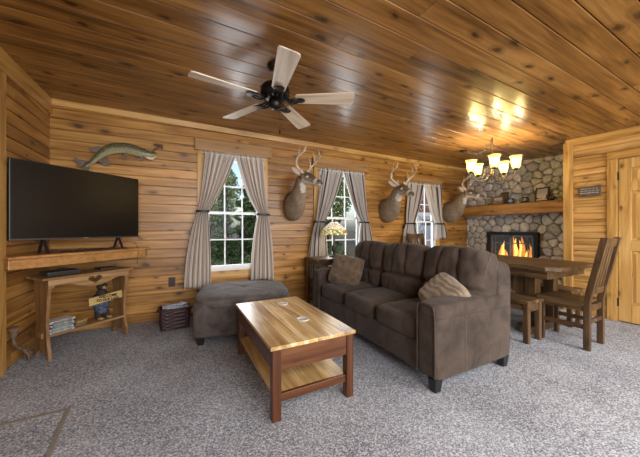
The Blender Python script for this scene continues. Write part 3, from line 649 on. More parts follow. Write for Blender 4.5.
# basket with newspapers
bk = thing('wicker_basket', 'dark wine-brown wicker basket between the console and the ottoman', 'basket', (-.062, 3.455, 0), .10)
m = MB(); n = 40; bw, bd, bh = .150, .105, .215
def rr(u, s, z, wob=0):
    a = 2*PI*u; e = .28; cx = math.copysign(abs(math.cos(a))**e, math.cos(a)); cy = math.copysign(abs(math.sin(a))**e, math.sin(a)); w_ = 1+wob
    return (bw*s*cx*w_, bd*s*cy*w_, z)
rows = 22; nn = 96
m.rings([[rr(k/nn, .93+.07*j/rows, bh*j/rows, .030*(1 if (k//4 + j//2) % 2 else -1)) for k in range(nn)] for j in range(rows+1)] + [[rr(k/nn, .94, bh) for k in range(nn)]] + [[rr(k/nn, .88, .012) for k in range(nn)]])
m.build('basket_body', WICKER, bk, smooth=True)
m = MB(); m.tube([rr(k/48, 1.0, bh+.006) for k in range(49)], .010, 6); m.build('rim', WICKER, bk, smooth=True)
for s in (-1,1): MB().tube([(s*bw*1.0,-.04,bh),(s*(bw+.022),-.03,bh-.02),(s*(bw+.022),.03,bh-.02),(s*bw*1.0,.04,bh)], .006, 6).build('handle', WICKER, bk, smooth=True)
rp = random.Random(9)
for i in range(7):
    m = MB(); a = rp.uniform(.2,.5); m.M = Matrix.Translation((rp.uniform(-.035,.035), rp.uniform(-.03,.04), bh-.004+i*.0075)) @ Matrix.Rotation(rp.uniform(-.15,.15),4,'Z') @ Matrix.Rotation(rp.uniform(-.08,.08),4,'Y')
    m.grid(lambda u, v: ((u-.5)*.21, (v-.5)*.12, .010*math.sin(u*4+i)*math.cos(v*3)), 10, 6)
    o = m.build('newspaper', PAPER, None, smooth=True, solid=.006); o.location = bk.location; o.rotation_euler = bk.rotation_euler
    tag(o, 'folded newspaper in the basket, %s' % ('lowest of the stack','second from the bottom','third from the bottom','middle of the stack','third from the top','second from the top','topmost')[i], 'newspaper', 'newspapers in the wicker basket')
# outlet
t = thing('wall_outlet', 'dark brown outlet plate low on the window wall', 'outlet', (-.098, YB, .449))
MB().box(-.036,.036,-.007,.0,-.058,.058).build('cover_plate', plain('brown_plate', (.02,.012,.009), .4), t, bevel=.003)
for z in (-.022,.022): MB().box(-.016,.016,-.010,-.006,z-.014,z+.014).build('socket', BLACK, t, bevel=.003)

# ------------------------------------------------------------------ fish mount
FP = [(-.905,1.770),(-.86,1.80),(-.80,1.875),(-.73,1.945),(-.66,1.985),(-.56,2.000),(-.47,1.988),(-.40,1.968),(-.345,1.960),(-.29,1.968),(-.258,1.985)]
FR = [.020,.022,.034,.048,.058,.062,.060,.054,.048,.030,.012]
ft = thing('mounted_fish', 'long speckled pike mounted on the wall above the television', 'mounted fish', (-.60, YB, 1.95))
m, nt, b_ = new('pike_skin'); L = nt.links.new; tc = N(nt,'ShaderNodeTexCoord'); sp = N(nt,'ShaderNodeSeparateXYZ'); g = N(nt,'ShaderNodeNewGeometry'); L(g.outputs['Normal'], sp.inputs[0])
c = ramp(nt, [(.0,(.50,.44,.28)),(.25,(.34,.30,.15)),(.5,(.10,.10,.045)),(1,(.018,.02,.012))], math_(nt,'ADD',math_(nt,'MULTIPLY',sp.outputs[2],.5),.5)).outputs[0]
vo = N(nt,'ShaderNodeTexVoronoi',Scale=55.0); L(tc.outputs['Object'], vo.inputs['Vector']); L(mix(nt, ramp(nt,[(.25,(.6,.6,.6)),(.45,(0,0,0))],vo.outputs['Distance']).outputs[0], c, (.36,.34,.20)), b_.inputs['Base Color']); b_.inputs['Roughness'].default_value = .3
PIKE = m; FIN = plain('fin_brown', (.13,.10,.07), .5, var=.5, bscale=50)
q = spline([(x+.60, -.055, z-1.95) for x, z in FP], 5); r4 = spline([(r,0,0) for r in FR], 5); m = MB()
rs = []
for i, p in enumerate(q):
    t_ = (q[min(i+1,len(q)-1)]-q[max(i-1,0)]).normalized(); nrm = Vector((-t_.z,0,t_.x)); r = r4[i].x
    rs.append([p + Vector((0,1,0))*math.cos(2*PI*k/16)*r*.62 + nrm*math.sin(2*PI*k/16)*r for k in range(16)])
m.rings(rs); m.build('body', PIKE, ft, smooth=True)
def fin(poly, y=-.055, nm='fin'): MB().prism([(x+.60, z-1.95) for x, z in poly], y-.003, y+.003, 'y').build(nm, FIN, ft)
fin([(-.885,1.79),(-.905,1.775),(-.955,1.745),(-.985,1.80),(-1.00,1.85),(-.955,1.83),(-.90,1.825)][::-1], nm='tail_fin'); fin([(-.91,1.79),(-.87,1.78),(-.885,1.70),(-.915,1.665),(-.935,1.70)][::-1], nm='tail_fin')
fin([(-.80,1.91),(-.74,1.97),(-.79,1.995),(-.86,1.97),(-.865,1.93)][::-1], nm='dorsal_fin'); fin([(-.80,1.83),(-.72,1.875),(-.69,1.80),(-.74,1.785)][::-1], nm='anal_fin')
fin([(-.555,1.945),(-.53,1.945),(-.545,1.875),(-.575,1.86)][::-1],-.09,'pelvic_fin'); fin([(-.40,1.925),(-.37,1.925),(-.385,1.875),(-.43,1.87)][::-1],-.09,'pectoral_fin')
m = MB(); m.prism([(x+.60, z-1.95) for x, z in [(-.38,1.935),(-.30,1.925),(-.245,1.955),(-.262,1.93),(-.30,1.893),(-.34,1.90)]], -.075, -.035, 'y'); m.build('lower_jaw', plain('pale_jaw', (.62,.55,.38), .35), ft, bevel=.006)
MB().ball((.285,-.082,.032),.008,6).build('eye', plain('fish_eye', (.35,.25,.04), .1), ft, smooth=True)
m = MB(); m.tube(spline([(.30,-.05,.03),(.33,-.05,.08),(.36,-.05,.10),(.385,-.05,.145)],4), .008, 7); m.ball((.345,-.05,.135),(.03,.01,.012),6); m.ball((.40,-.05,.115),(.012,.01,.028),6); m.tube([(.02,0,.0),(.02,-.055,0)],.01,6); m.build('lure_and_twig', plain('twig_brown', (.09,.055,.035), .6), ft, smooth=True)

# ------------------------------------------------------------------ deer mounts
def m_fur():
    m, nt, b = new('deer_hide'); L = nt.links.new; tc = N(nt,'ShaderNodeTexCoord')
    mp = N(nt,'ShaderNodeMapping'); mp.inputs['Scale'].default_value = (60,60,14); L(tc.outputs['Object'], mp.inputs[0]); n = N(nt,'ShaderNodeTexNoise',Scale=1.0,Detail=4.0); L(mp.outputs[0], n.inputs['Vector'])
    n2 = N(nt,'ShaderNodeTexNoise',Scale=7.0,Detail=2.0); L(tc.outputs['Object'], n2.inputs['Vector'])
    c = ramp(nt,[(.3,(.13,.095,.062)),(.7,(.36,.28,.19))], math_(nt,'ADD',math_(nt,'MULTIPLY',n.outputs['Fac'],.5),math_(nt,'MULTIPLY',n2.outputs['Fac'],.5)))
    L(c.outputs[0], b.inputs['Base Color']); b.inputs['Roughness'].default_value = .85; bp = N(nt,'ShaderNodeBump',Strength=.6,Distance=.006); L(n.outputs['Fac'], bp.inputs['Height']); L(bp.outputs[0], b.inputs['Normal']); return m
HIDE = m_fur(); HWHITE = plain('white_throat_fur', (.55,.50,.43), .9, bump=.4, bscale=80); HDARK = plain('dark_face_fur', (.11,.078,.053), .85, var=.3, bscale=60); ANT = plain('antler_bone', (.56,.46,.33), .55, var=.35, bscale=25); EAR = plain('ear_inner', (.45,.38,.31), .9)
def deer(loc, label, path, head_az, wide, seed=0, pitch=-.28, tines=4, hs=1.0):
    """path: neck spine (x, y, z, halfwidth, halfheight, side azimuth); head grows from its end"""
    rg = random.Random(seed); t = thing('deer_mount', label, 'deer mount', loc, 0, 'mounted deer heads')
    hd = Vector((math.cos(head_az), math.sin(head_az), 0)); hs_ = Vector((-hd.y, hd.x, 0)); f = (hd*math.cos(pitch) + Vector((0,0,1))*math.sin(pitch)); u = hs_.cross(f)*-1
    u = f.cross(hs_)*-1 if f.cross(hs_).z < 0 else f.cross(hs_)
    P = Vector(path[-1][:3])
    rings = [(Vector(p[:3]), p[3], p[4], Vector((math.cos(p[5]), math.sin(p[5]), 0))) for p in path]
    for d, dz, a, b in ((.045,.028,.068,.078),(.10,.032,.068,.070),(.15,.020,.057,.058),(.20,.006,.044,.046),(.25,-.002,.037,.039),(.285,-.006,.034,.033),(.305,-.010,.016,.018)):
        rings.append((P + f*d*hs + u*dz*hs, a*hs, b*hs, -hs_))
    nb = len(path); KS = 4; dat = []
    def cr(A, B, C_, D, t): return .5*((2*B)+(C_-A)*t+(2*A-5*B+4*C_-D)*t*t+(3*B-A-3*C_+D)*t**3)
    for i in range(len(rings)-1):
        q = [rings[max(i-1,0)], rings[i], rings[i+1], rings[min(i+2,len(rings)-1)]]
        for j in range(KS): dat.append((i+j/KS,) + tuple(cr(q[0][e], q[1][e], q[2][e], q[3][e], j/KS) for e in range(4)))
    dat.append((len(rings)-1,) + tuple(rings[-1])); n = 28; m = MB(); rs = []
    for i, (rho, c, a, b, s) in enumerate(dat):
        tg = (dat[min(i+1,len(dat)-1)][1]-dat[max(i-1,0)][1]).normalized()
        if i == 0: tg = Vector((0,-1,.15)).normalized()
        s = s.normalized(); sv = (s - tg*s.dot(tg)).normalized(); w = tg.cross(sv); a = max(a,.004); b = max(b,.004)
        rs.append([c + sv*math.cos(2*PI*k/n)*a + w*math.sin(2*PI*k/n)*b for k in range(n)])
    m.rings(rs)
    for fi, fc in enumerate(m.f):
        if len(fc) != 4: continue
        ring, k = fi//n, fi % n; rho = dat[ring][0]; cen = (Vector(m.v[fc[0]])+Vector(m.v[fc[2]]))/2; c = (dat[ring][1]+dat[ring+1][1])/2; d = (cen-c).normalized()
        if rho >= nb-.6 and d.dot(u) < -.35: m.m[fi] = 1
        elif nb-2.6 <= rho < nb-.2 and ((rho-(nb-1.2))/1.25)**2 + (math.acos(max(-1,min(1,(d*1.0).dot((hd*.9-Vector((0,0,.45))).normalized()))))/.95)**2 < 1: m.m[fi] = 1
        elif rho > nb+3.2 and rho < nb+3.9: m.m[fi] = 1
        elif nb+.3 < rho and d.dot(u) > .15: m.m[fi] = 2
    m.build('head_and_shoulders', [HIDE, HWHITE, HDARK], t, smooth=True, sub=1)
    H = lambda a, b, c: P + (f*a + hs_*b + u*c)*hs
    MB().ball(H(.292,0,-.006), (.020*hs,.020*hs,.016*hs), 6).build('nose', BLACK, t, smooth=True)
    for s in (-1, 1):
        MB().ball(H(.125,s*.062,.045), .0125*hs, 8).build('eye', plain('deer_eye', (.008,.005,.004), .08), t, smooth=True)
        MB().ball(H(.125,s*.056,.045), (.019*hs,.019*hs,.015*hs), 6).build('eye_ring', HWHITE, t, smooth=True)
        e = MB(); base = H(.02,s*.055,.075); tip = base + (hs_*s*.13 + Vector((0,0,.055)) - hd*.045)*hs; ax = (tip-base); wv = ax.cross(f).normalized()
        def ear(a, b):
            w_ = .040*hs*math.sin(PI*(.12+.88*a)**.8)**.75; q_ = (b-.5)*2; return base + ax*a + wv*w_*q_ - f*(.018*hs*(1-q_*q_)*math.sin(PI*min(1,a+.1)))
        e.grid(ear, 8, 8); e.build('ear', [EAR if False else HIDE], t, smooth=True, solid=.008)
        e2 = MB(); e2.grid(lambda a, b: Vector(ear(.06+a*.86, .14+b*.72)) + f*.007, 6, 6); e2.build('ear_lining', EAR, t, smooth=True)
        w = wide; B0 = H(.045,s*.028,.075); Z = Vector((0,0,1))
        B = [B0, B0 + (hs_*s*.35*w + Z*.05 - hd*.03)*1.0, B0 + hs_*s*.78*w + Z*.115 - hd*.035, B0 + hs_*s*1.02*w + Z*.175 + hd*.01, B0 + hs_*s*1.0*w + Z*.225 + hd*.08, B0 + hs_*s*.80*w + Z*.265 + hd*.14]
        B = spline(B, 5); a_ = MB(); a_.tube(B, [.0200*(1-.70*i/len(B)) for i in range(len(B))], 8); a_.tube([B0-Z*.02, B0], [.018,.016], 8)
        for j in range(tines):
            bp = B[int(3 + j*(len(B)-9)/max(1,tines-1))+2 if j else 3]; ln = (.055,.13,.145,.11,.08)[j]*rg.uniform(.85,1.15)
            dr_ = (Z*1.0 - hs_*s*(.10+.1*j) + hd*rg.uniform(-.05,.15)).normalized(); a_.tube([bp, bp+dr_*ln*.5+hd*.006, bp+dr_*ln], [.0125,.0095,.003], 6)
        a_.build('antler', ANT, t, smooth=True)
    MB().prism([(.14*math.cos(2*PI*k/20), .03+.185*math.sin(2*PI*k/20)) for k in range(20)], -.012, 0, 'y').build('backing_plate', W_DINZ, t)
    return t
def neck(sx, rise, out=.385, k=1.0): return [(0,0,0,.135*k,.195*k,0),(0,-.09,-.005,.142*k,.20*k,0),(sx*.15,-.18,rise*.17,.130*k,.178*k,0),(sx*.4,-.26,rise*.44,.102*k,.140*k,0),(sx*.7,-.325,rise*.74,.082*k,.108*k,0),(sx,-out,rise,.070*k,.088*k,0)]
d1 = deer((1.455, YB, 1.415), 'deer head nearest the ottoman, between the first and second windows', neck(-.005,.335), -1.10, .150, 1, -.20, 4, 1.12)
d2 = deer((3.215, YB, 1.415), 'deer head over the sofa, between the second and third windows', neck(-.06,.30,.40,1.05), -1.62, .185, 2, -.28, 4, 1.16)
d3 = deer((4.845, YB, 1.43), 'deer head at the far right, beside the stone fireplace wall', neck(-.03,.30,.39,1.05), -1.38, .13, 3, -.16, 3, 1.16)

# ------------------------------------------------------------------ sofa
SX, SY = 1.945, 2.180; sf = thing('sofa', 'three seat taupe suede sofa with its back to the dining table', 'sofa', (SX, SY, 0)); sf.scale = (1.075,1.012,1)
y0, y1 = -.925, .925; AW = .165
def bump_fn(sd, amp=.004, fr=6): return lambda g: Vector((0,0,1))*0
MB().puff((-.015,0,.19),(.78,1.80,.22),k=18,n=20).build('base', SUEDE, sf, smooth=True)
MB().puff((.315,0,.46),(.20,1.83,.76),k=14,n=24).build('back_frame', SUEDE, sf, smooth=True)
for s in (-1, 1):
    yc = s*(.925-AW/2)
    def fa(g, s=s):
        o = Vector((0,0,0))
        if g.z > .6: o.z += .012*(1-abs(g.y))*(g.z-.6)/.4
        if g.x > .0 : o.z -= .020*g.x*(g.z > .3)
        return o
    am = MB().puff((-.02,yc,.325),(.80,AW,.49),k=16,n=24,fn=fa).build('arm', SUEDE, sf, smooth=True)
    MB().puff((-.015,yc+s*.004,.545),(.826,AW+.018,.105),k=5,n=22,fn=lambda g: (0,0,-.022*g.x if g.x > 0 else 0)).build('arm_pad', SUEDE, am, smooth=True)
    # piping around the front of the arm
    m = MB(); a, b = yc-AW/2+.008, yc+AW/2-.008; m.tube(spline([(-.424,a,.10),(-.424,a,.40),(-.428,a+.004,.545),(-.432,a+.03,.585),(-.432,b-.03,.585),(-.428,b-.004,.545),(-.424,b,.40),(-.424,b,.10)],4), .0045, 6); m.build('piping', SUEDE, am, smooth=True)
    m = MB()
    for x in (-.14, .16): MB().tube([(x, yc+s*(AW/2+.0015), .09),(x, yc+s*(AW/2+.0015), .49)], .0022, 5).build('seam', THREAD, am)
    m.tube([(-.41, yc+s*(AW/2+.003), .496),(.37, yc+s*(AW/2+.003), .478)], .0030, 5); m.build('seam', SUEDE, am)
CWS = (1.85-2*AW)/3
rgs = random.Random(1)
for i in range(3):
    yc = y0 + AW + CWS*(i+.5); off = Vector((rgs.random()*9, rgs.random()*9, 0))
    def fs_(g, off=off):
        v = noise.noise(Vector((g.x*1.7,g.y*1.7,g.z)) + off); e = 1-max(abs(g.x),abs(g.y))**2
        return Vector((-.010*(g.x < -.8), 0, (.020*e if g.z > .5 else 0) + .007*v*(g.z > 0) - .008*math.exp(-((g.x+.80)/.05)**2)*(g.z > .6)))
    MB().puff((-.075,yc,.360),(.665,CWS-.004,.165),k=7,n=30,fn=fs_).build('seat_cushion', SUEDE, sf, smooth=True)
B0, B1 = -.905, .79; CB = (B1-B0)/3
for i in range(3):
    yc = B0 + CB*(i+.5); off = Vector((rgs.random()*9, rgs.random()*9, 3))
    def fb(g, off=off):
        if g.x > .3: return Vector((.0,0,0))
        zs = math.exp(-((g.z+.22)/.075)**2); up = g.z > -.22
        ys = sum(math.exp(-((g.y-s_*.34*(1-.25*g.z))/.055)**2) for s_ in (-1,1))
        v = noise.noise(Vector((g.y*2.2,g.z*2.2,g.x)) + off); v2 = noise.noise(Vector((g.y*6,g.z*3,g.x)) + off*2)
        bul = .030*(1-min(1,abs(g.y))**3)*(math.cos((g.z-.35)*1.5) if up else .6)
        return Vector((-(bul) + .040*zs + .022*ys*(1-zs)*(1 if up else .6) + .016*v + .007*v2, 0, (.012*(1-abs(g.y)**2) - .012*ys)*(g.z > .7)))
    m = MB(); m.M = Matrix.Translation((.165,yc,.665)) @ Matrix.Rotation(.16,4,'Y'); m.puff((0,0,0),(.25,CB+.008,.535),k=5,n=40,fn=fb)
    bc = m.build('back_cushion', SUEDE, sf, smooth=True)
    for s_ in (-1,1):
        sm = MB(); sm.M = m.M; pts_ = []
        for j in range(13):
            gz = -.15 + j*.085; gy = s_*.34*(1-.25*gz); g = Vector((-1,gy,gz)); q = (1+abs(gy)**5+abs(gz)**5)**.2; g /= q; d = fb(g); pts_.append((g.x*.125+d.x-.002, g.y*(CB+.008)/2, g.z*.2675+d.z))
        sm.tube(pts_, .0020, 5); sm.build('seam', THREAD, bc)
m = MB(); m.M = Matrix.Translation((.165,B0+CB*.5,.665)) @ Matrix.Rotation(.16,4,'Y')
m.tube([( .125*.62*math.cos(a_)**1 - .0, -(CB+.008)/2*.985, .2675*.90*math.sin(a_)) for a_ in [k*PI/14 for k in range(1,14)]], .0022, 5); m.build('seam', THREAD, sf)
for x in (-.385,.335):
    for s in (-1,1):
        MB().rings([[(x+q*a, s*.885+q*b, z) for a, b in ((-1,-1),(1,-1),(1,1),(-1,1))] for q, z in ((.024,0),(.034,.09))]).build('leg', BLACK, sf, bevel=.003)
def pillow(name, label, loc, eul, w, h, th, mat, amp, seed, ax=0, rc=.15):
    def fn(u, v, sg):
        a, b = 2*u-1, 2*v-1; px = a; k_ = 1 - rc*(abs(a*b))**3; k_ *= 1 + .02*math.sin(a*9+b*4)*(1-rc*5); px *= k_; pz = b*k_; r = max(0,(1-a**4)*(1-b**4))**.5
        ru = amp*math.sin(19*(b if ax else a) + 4*noise.noise(Vector((a*1.5,b*1.5,seed)))*2)*r
        return (px*w/2, sg*(th/2*r + ru*.5), pz*h/2)
    m = MB(); m.grid(lambda u, v: fn(u, v, -1), 36, 36); m.grid(lambda u, v: fn(1-u, v, 1), 36, 36)
    o = m.build(name, mat, None, smooth=True, loc=loc); o.rotation_euler = eul; return o
p = pillow('throw_pillow', '', (1.745, 2.735, .600), (math.radians(-22), math.radians(8), math.radians(-62)), .40, .36, .16, PILLOW, .008, 1.3, 1, .03)
tag(p, 'brown ruched throw pillow at the far end of the sofa', 'pillow', 'throw pillows')
p = pillow('throw_pillow', '', (1.87, 1.49, .560), (math.radians(-42), math.radians(22), math.radians(-106)), .38, .33, .16, PILLOW2, .011, 5.3, 1)
tag(p, 'tan ruched throw pillow tucked behind the near arm of the sofa', 'pillow', 'throw pillows')

# ------------------------------------------------------------------ ottoman
ot = thing('ottoman', 'square grey-brown suede ottoman under the first window', 'ottoman', (.625, 3.075, 0), math.radians(-12)); ot.scale = (1.09,1.07,1)
oh = .44
def fo(g):
    d = 0
    if g.z > .5:
        r = math.hypot(g.x, g.y); d = .018*(1-r*r*.5) - .020*math.exp(-(r/.10)**2) - .007*sum(math.exp(-(l/.03)**2) for l in (g.x-g.y, g.x+g.y)) + .006*noise.noise(Vector((g.x*3,g.y*3,1)))
    return Vector((0,0,d))
MB().puff((0,0,.235),(.84,.78,.32),k=22,n=26).build('body', SUEDE_O, ot, smooth=True)
MB().puff((0,0,.385),(.86,.80,.12),k=5,n=44,fn=fo).build('cushion_top', SUEDE_O, ot, smooth=True)
MB().lathe([(0,.010),(.018,.008),(.022,0),(.0,-.002)], (0,0,.444), 14).build('button', SUEDE_O, ot, smooth=True)
for x in (-.36,.36):
    for y in (-.33,.33): MB().rings([[(x+q*a, y+q*b, z) for a, b in ((-1,-1),(1,-1),(1,1),(-1,1))] for q, z in ((.024,0),(.034,.085))]).build('leg', BLACK, ot, bevel=.003)

# ------------------------------------------------------------------ coffee table
tb = thing('coffee_table', 'low coffee table with a pale striped hickory top and reddish legs', 'coffee table', (.728, 1.985, 0), math.radians(.8))
tw, tl = .578, 1.01; n = 6; ws = [.115,.085,.10,.075,.11,.093]; x = -tw/2; top = MB()
ks = tw/sum(ws)
for w_ in ws: top.box(x+.0003, x+w_*ks-.0003, -tl/2, tl/2, .411, .433); x += w_*ks
top.build('table_top', W_TTOP, tb, bevel=.0025)
lx, ly = tw/2-.014, tl/2-.008; lg = .052
for sx in (-1,1):
    for sy in (-1,1): MB().box(min(sx*lx,sx*(lx-lg)),max(sx*lx,sx*(lx-lg)),min(sy*ly,sy*(ly-lg)),max(sy*ly,sy*(ly-lg)),0,.411).build('leg', W_TLEG, tb, bevel=.003)
WTX = wood('cherry_apron', (.05,.016,.005), (.11,.038,.013), (.17,.07,.025), 'x', rough=.35, var=.08, knots=.3)
WTY = wood('cherry_side_apron', (.06,.018,.006), (.12,.044,.016), (.18,.075,.03), 'y', rough=.2, var=.08, knots=.3, spec=.7)
for s in (-1,1):
    MB().box(-lx+lg,lx-lg, s*(ly-.016)-.009, s*(ly-.016)+.009, .282,.410).build('end_apron', WTX, tb)
    MB().box(s*(lx-.016)-.009, s*(lx-.016)+.009, -ly+lg,ly-lg, .282,.410).build('side_apron', WTY, tb)
    MB().box(-lx+lg,lx-lg, s*(ly-.025)-.011, s*(ly-.025)+.011, .100,.146).build('end_rail', WTX, tb, bevel=.002)
sh = MB(); x = -lx+.012
for w_ in (.11,.13,.10,.0): 
    if w_: sh.box(x+.0004, x+.1697, -ly+.035, ly-.035, .128,.144)
    x += .1701
sh.build('lower_shelf', W_TTOP, tb)
COAST = plain('frosted_glass_disc', (.62,.60,.55), .2)
for (x, y), lb in (((.800,2.285), 'round frosted glass coaster at the far half of the coffee table'), ((.795,1.83), 'round frosted glass coaster nearer the front of the coffee table')):
    t = thing('coaster', lb, 'coaster', (x, y, .4335), 0, 'glass coasters'); MB().lathe([(0,0),(.046,0),(.048,.003),(.048,.007),(.044,.010),(.040,.006),(0,.005)], n=28, cap=False).build('disc', COAST, t, smooth=True)

# ------------------------------------------------------------------ end table and stained glass lamp
et = thing('end_table', 'small wooden end table behind the far sofa arm holding the lamp', 'end table', (1.875, 3.40, 0))
MB().box(-.29,.29,-.20,.20,.665,.690).build('table_top', W_DIN, et, bevel=.004)
for sx in (-1,1):
    for sy in (-1,1): MB().box(sx*.25-.02,sx*.25+.02,sy*.16-.02,sy*.16+.02,0,.665).build('leg', W_DINZ, et, bevel=.003)
for s in (-1,1): MB().box(-.25,.25,s*.16-.008,s*.16+.008,.60,.665).build('apron', W_DIN, et); MB().box(s*.25-.008,s*.25+.008,-.16,.16,.60,.665).build('apron', W_DIN, et)
MB().box(-.26,.26,-.17,.17,.20,.215).build('lower_shelf', W_DIN, et)
LX, LY = 1.975, 3.42
lp = thing('stained_glass_lamp', 'lamp with a cream and green stained glass shade in front of the second window', 'table lamp', (LX, LY, .690))
MB().lathe([(0,0),(.075,0),(.078,.008),(.060,.018),(.030,.028),(.020,.05),(.030,.09),(.034,.13),(.022,.17),(.014,.20),(.013,.34),(.016,.35),(0,.36)], n=20).build('base', plain('bronze_lamp', (.05,.038,.028), .4, .6), lp, smooth=True)
def m_tiff():
    m, nt, b = new('leaded_glass'); L = nt.links.new; tc = N(nt,'ShaderNodeTexCoord'); vo = N(nt,'ShaderNodeTexVoronoi',Scale=34.0); vo.feature = 'F1'; L(tc.outputs['Object'], vo.inputs['Vector'])
    ve = N(nt,'ShaderNodeTexVoronoi',Scale=34.0); ve.feature = 'DISTANCE_TO_EDGE'; L(tc.outputs['Object'], ve.inputs['Vector']); s = N(nt,'ShaderNodeSeparateColor'); L(vo.outputs['Color'], s.inputs[0]); z = N(nt,'ShaderNodeSeparateXYZ'); L(tc.outputs['Object'], z.inputs[0])
    low = ramp(nt,[(0,(.55,.60,.20)),(.35,(.75,.72,.40)),(.6,(.12,.22,.06)),(.8,(.65,.35,.10)),(1,(.8,.75,.5))],s.outputs[0]).outputs[0]
    c = mix(nt, math_(nt,'GREATER_THAN',z.outputs[2],.40), low, (.82,.76,.55)); lead = math_(nt,'LESS_THAN',ve.outputs['Distance'],.05); c = mix(nt, lead, c, (.02,.02,.015))
    L(c, b.inputs['Base Color']); L(c, b.inputs['Emission Color']); b.inputs['Emission Strength'].default_value = .55; b.inputs['Roughness'].default_value = .2; return m
MB().lathe([(.190,.318),(.192,.33),(.182,.365),(.150,.41),(.105,.455),(.06,.49),(.03,.505)], n=32).build('shade', m_tiff(), lp, smooth=True, solid=.004)
MB().lathe([(0,.50),(.032,.503),(.028,.512),(.012,.520),(.008,.53),(.011,.54),(0,.552)], n=14).build('finial', DKMETAL, lp, smooth=True)
MB().ball((0,0,.40),.026,8).tube([(0,0,.35),(0,0,.38)],.014,8).build('bulb', emit('lamp_bulb', (1,.84,.55), 12), lp, smooth=True)

# ------------------------------------------------------------------ dining set
def chair(loc, rz, label):
    t = thing('dining_chair', label, 'chair', loc, rz, 'dining chairs'); hw_ = .178; A = .030
    for s in (-1,1):
        m = MB(); x = s*(hw_-.02); P = [(-.170,0),(-.170,.43),(-.185,.52),(-.285,1.02)]
        rs = [[(x-.019,y-.024,z),(x+.019,y-.024,z),(x+.019,y+.024,z),(x-.019,y+.024,z)] for y, z in P]; m.rings(rs); m.build('rear_post', W_DINZ, t, bevel=.003)
        MB().box(x-.019,x+.019,.150,.188,0,.40).build('leg', W_DINZ, t, bevel=.003)
        MB().box(x-.010,x+.010,-.15,.155,.345,.40).build('side_apron', W_DIN, t); MB().box(x-.010,x+.010,-.15,.155,.185,.225).build('stretcher', W_DIN, t, bevel=.002)
    MB().box(-hw_+.04,hw_-.04,.158,.178,.345,.40).build('front_apron', W_DIN, t); MB().box(-hw_+.04,hw_-.04,-.180,-.160,.345,.40).build('rear_apron', W_DIN, t)
    MB().box(-hw_+.04,hw_-.04,-.182,-.16,.235,.27).build('rear_stretcher', W_DIN, t)
    m = MB(); 
    for i in range(4): a = -hw_-.005 + i*(2*hw_+.01)/4; m.box(a+.0005, a+(2*hw_+.01)/4-.0005, -.150, .205, .402, .428)
    m.build('seat', W_DIN, t, bevel=.003)
    def at(z): return -.185 - .100*(z-.52)/.5
    for z0, z1, nm in ((.50,.56,'lower_rail'),(.935,1.01,'top_rail')):
        m = MB(); x = hw_-.039; m.rings([[(s*x, at(z0)-.012, z0),(s*x, at(z1)-.012, z1),(s*x, at(z1)+.012, z1),(s*x, at(z0)+.012, z0)] for s in (-1,1)]); m.build(nm, W_DIN, t, bevel=.002)
    for k in range(4):
        x = -.096 + .064*k; MB().beam((x, at(.56), .555),(x, at(.935), .94), .040, .012).build('slat', W_DINZ, t, bevel=.002)
    return t
ch = chair((3.415, 1.262, 0), math.radians(1.5), 'dark wooden slat-back dining chair at the near end of the table')
c2 = copy_tree(ch); c2.location = (3.48, 3.04, 0); c2.rotation_euler = (0,0,PI); c2['label'] = 'dark wooden dining chair at the far end of the table, seen over the sofa'
dt = thing('dining_table', 'dark rustic wooden dining table on trestle legs in front of the fireplace', 'dining table', (3.50, 2.02, 0))
TX, TY = .44, .80
m = MB(); 
for i in range(6):
    a = -TX + i*2*TX/6; c_ = .05 if i in (0,5) else 0; b = a + 2*TX/6
    if i == 0: poly = [(a,-TY+.10),(a+.07,-TY),(b,-TY),(b,TY),(a+.07,TY),(a,TY-.10)]
    elif i == 5: poly = [(a,-TY),(b-.07,-TY),(b,-TY+.10),(b,TY-.10),(b-.07,TY),(a,TY)]
    else: poly = [(a,-TY),(b,-TY),(b,TY),(a,TY)]
    m.prism([(p_[0]+(.0006 if p_[0]==a else -.0006 if p_[0]==b else 0), p_[1]) for p_ in poly], .695, .735, 'z')
m.build('table_top', W_DIN, dt, bevel=.004)
MB().box(-TX+.05,-TX+.085,-TY+.10,TY-.10,.61,.695).build('side_apron', W_DIN, dt, bevel=.003); MB().box(TX-.085,TX-.05,-TY+.10,TY-.10,.61,.695).build('side_apron', W_DIN, dt, bevel=.003)
for s in (-1,1): MB().box(-TX+.085,TX-.085,s*(TY-.115)-.018,s*(TY-.115)+.018,.61,.695).build('end_apron', W_DIN, dt, bevel=.003)
for s in (-1,1):
    y = s*.46
    for x in (-.14,.24): MB().box(x-.055,x+.055,y-.05,y+.05,.07,.695).build('post', W_DINZ, dt, bevel=.004)
    MB().box(-.30,.34,y-.05,y+.05,0,.075).build('foot', W_DIN, dt, bevel=.006)
    m = MB(); m.prism([(y-s*.05,.30),(y-s*.05,.60),(y-s*.34,.60),(y-s*.34,.55)] if s < 0 else [(y-.05,.30),(y-.34,.55),(y-.34,.60),(y-.05,.60)], -.18, -.10, 'x'); m.build('brace', W_DINZ, dt, bevel=.003)
MB().box(-.02,.06,-.42,.42,.22,.32).build('long_stretcher', W_DIN, dt, bevel=.003)
def bench(loc, label):
    t = thing('dining_bench', label, 'bench', loc, 0, 'dining benches'); L_ = .62
    m = MB()
    for a in (-.14,0.): m.box(a+.0006,a+.1394,-L_,L_,.375,.410)
    m.build('seat', W_DIN, t, bevel=.004)
    for sy in (-1,1):
        for sx in (-1,1): MB().box(sx*.105-.024,sx*.105+.024,sy*(L_-.03)-.022,sy*(L_-.03)+.022,0,.375).build('leg', W_DINZ, t, bevel=.003)
        MB().box(-.081,.081,sy*(L_-.03)-.012,sy*(L_-.03)+.012,.30,.375).build('end_rail', W_DIN, t)
    for sx in (-1,1): MB().box(sx*.105-.01,sx*.105+.01,-L_+.052,L_-.052,.31,.375).build('side_rail', W_DIN, t)
    return t
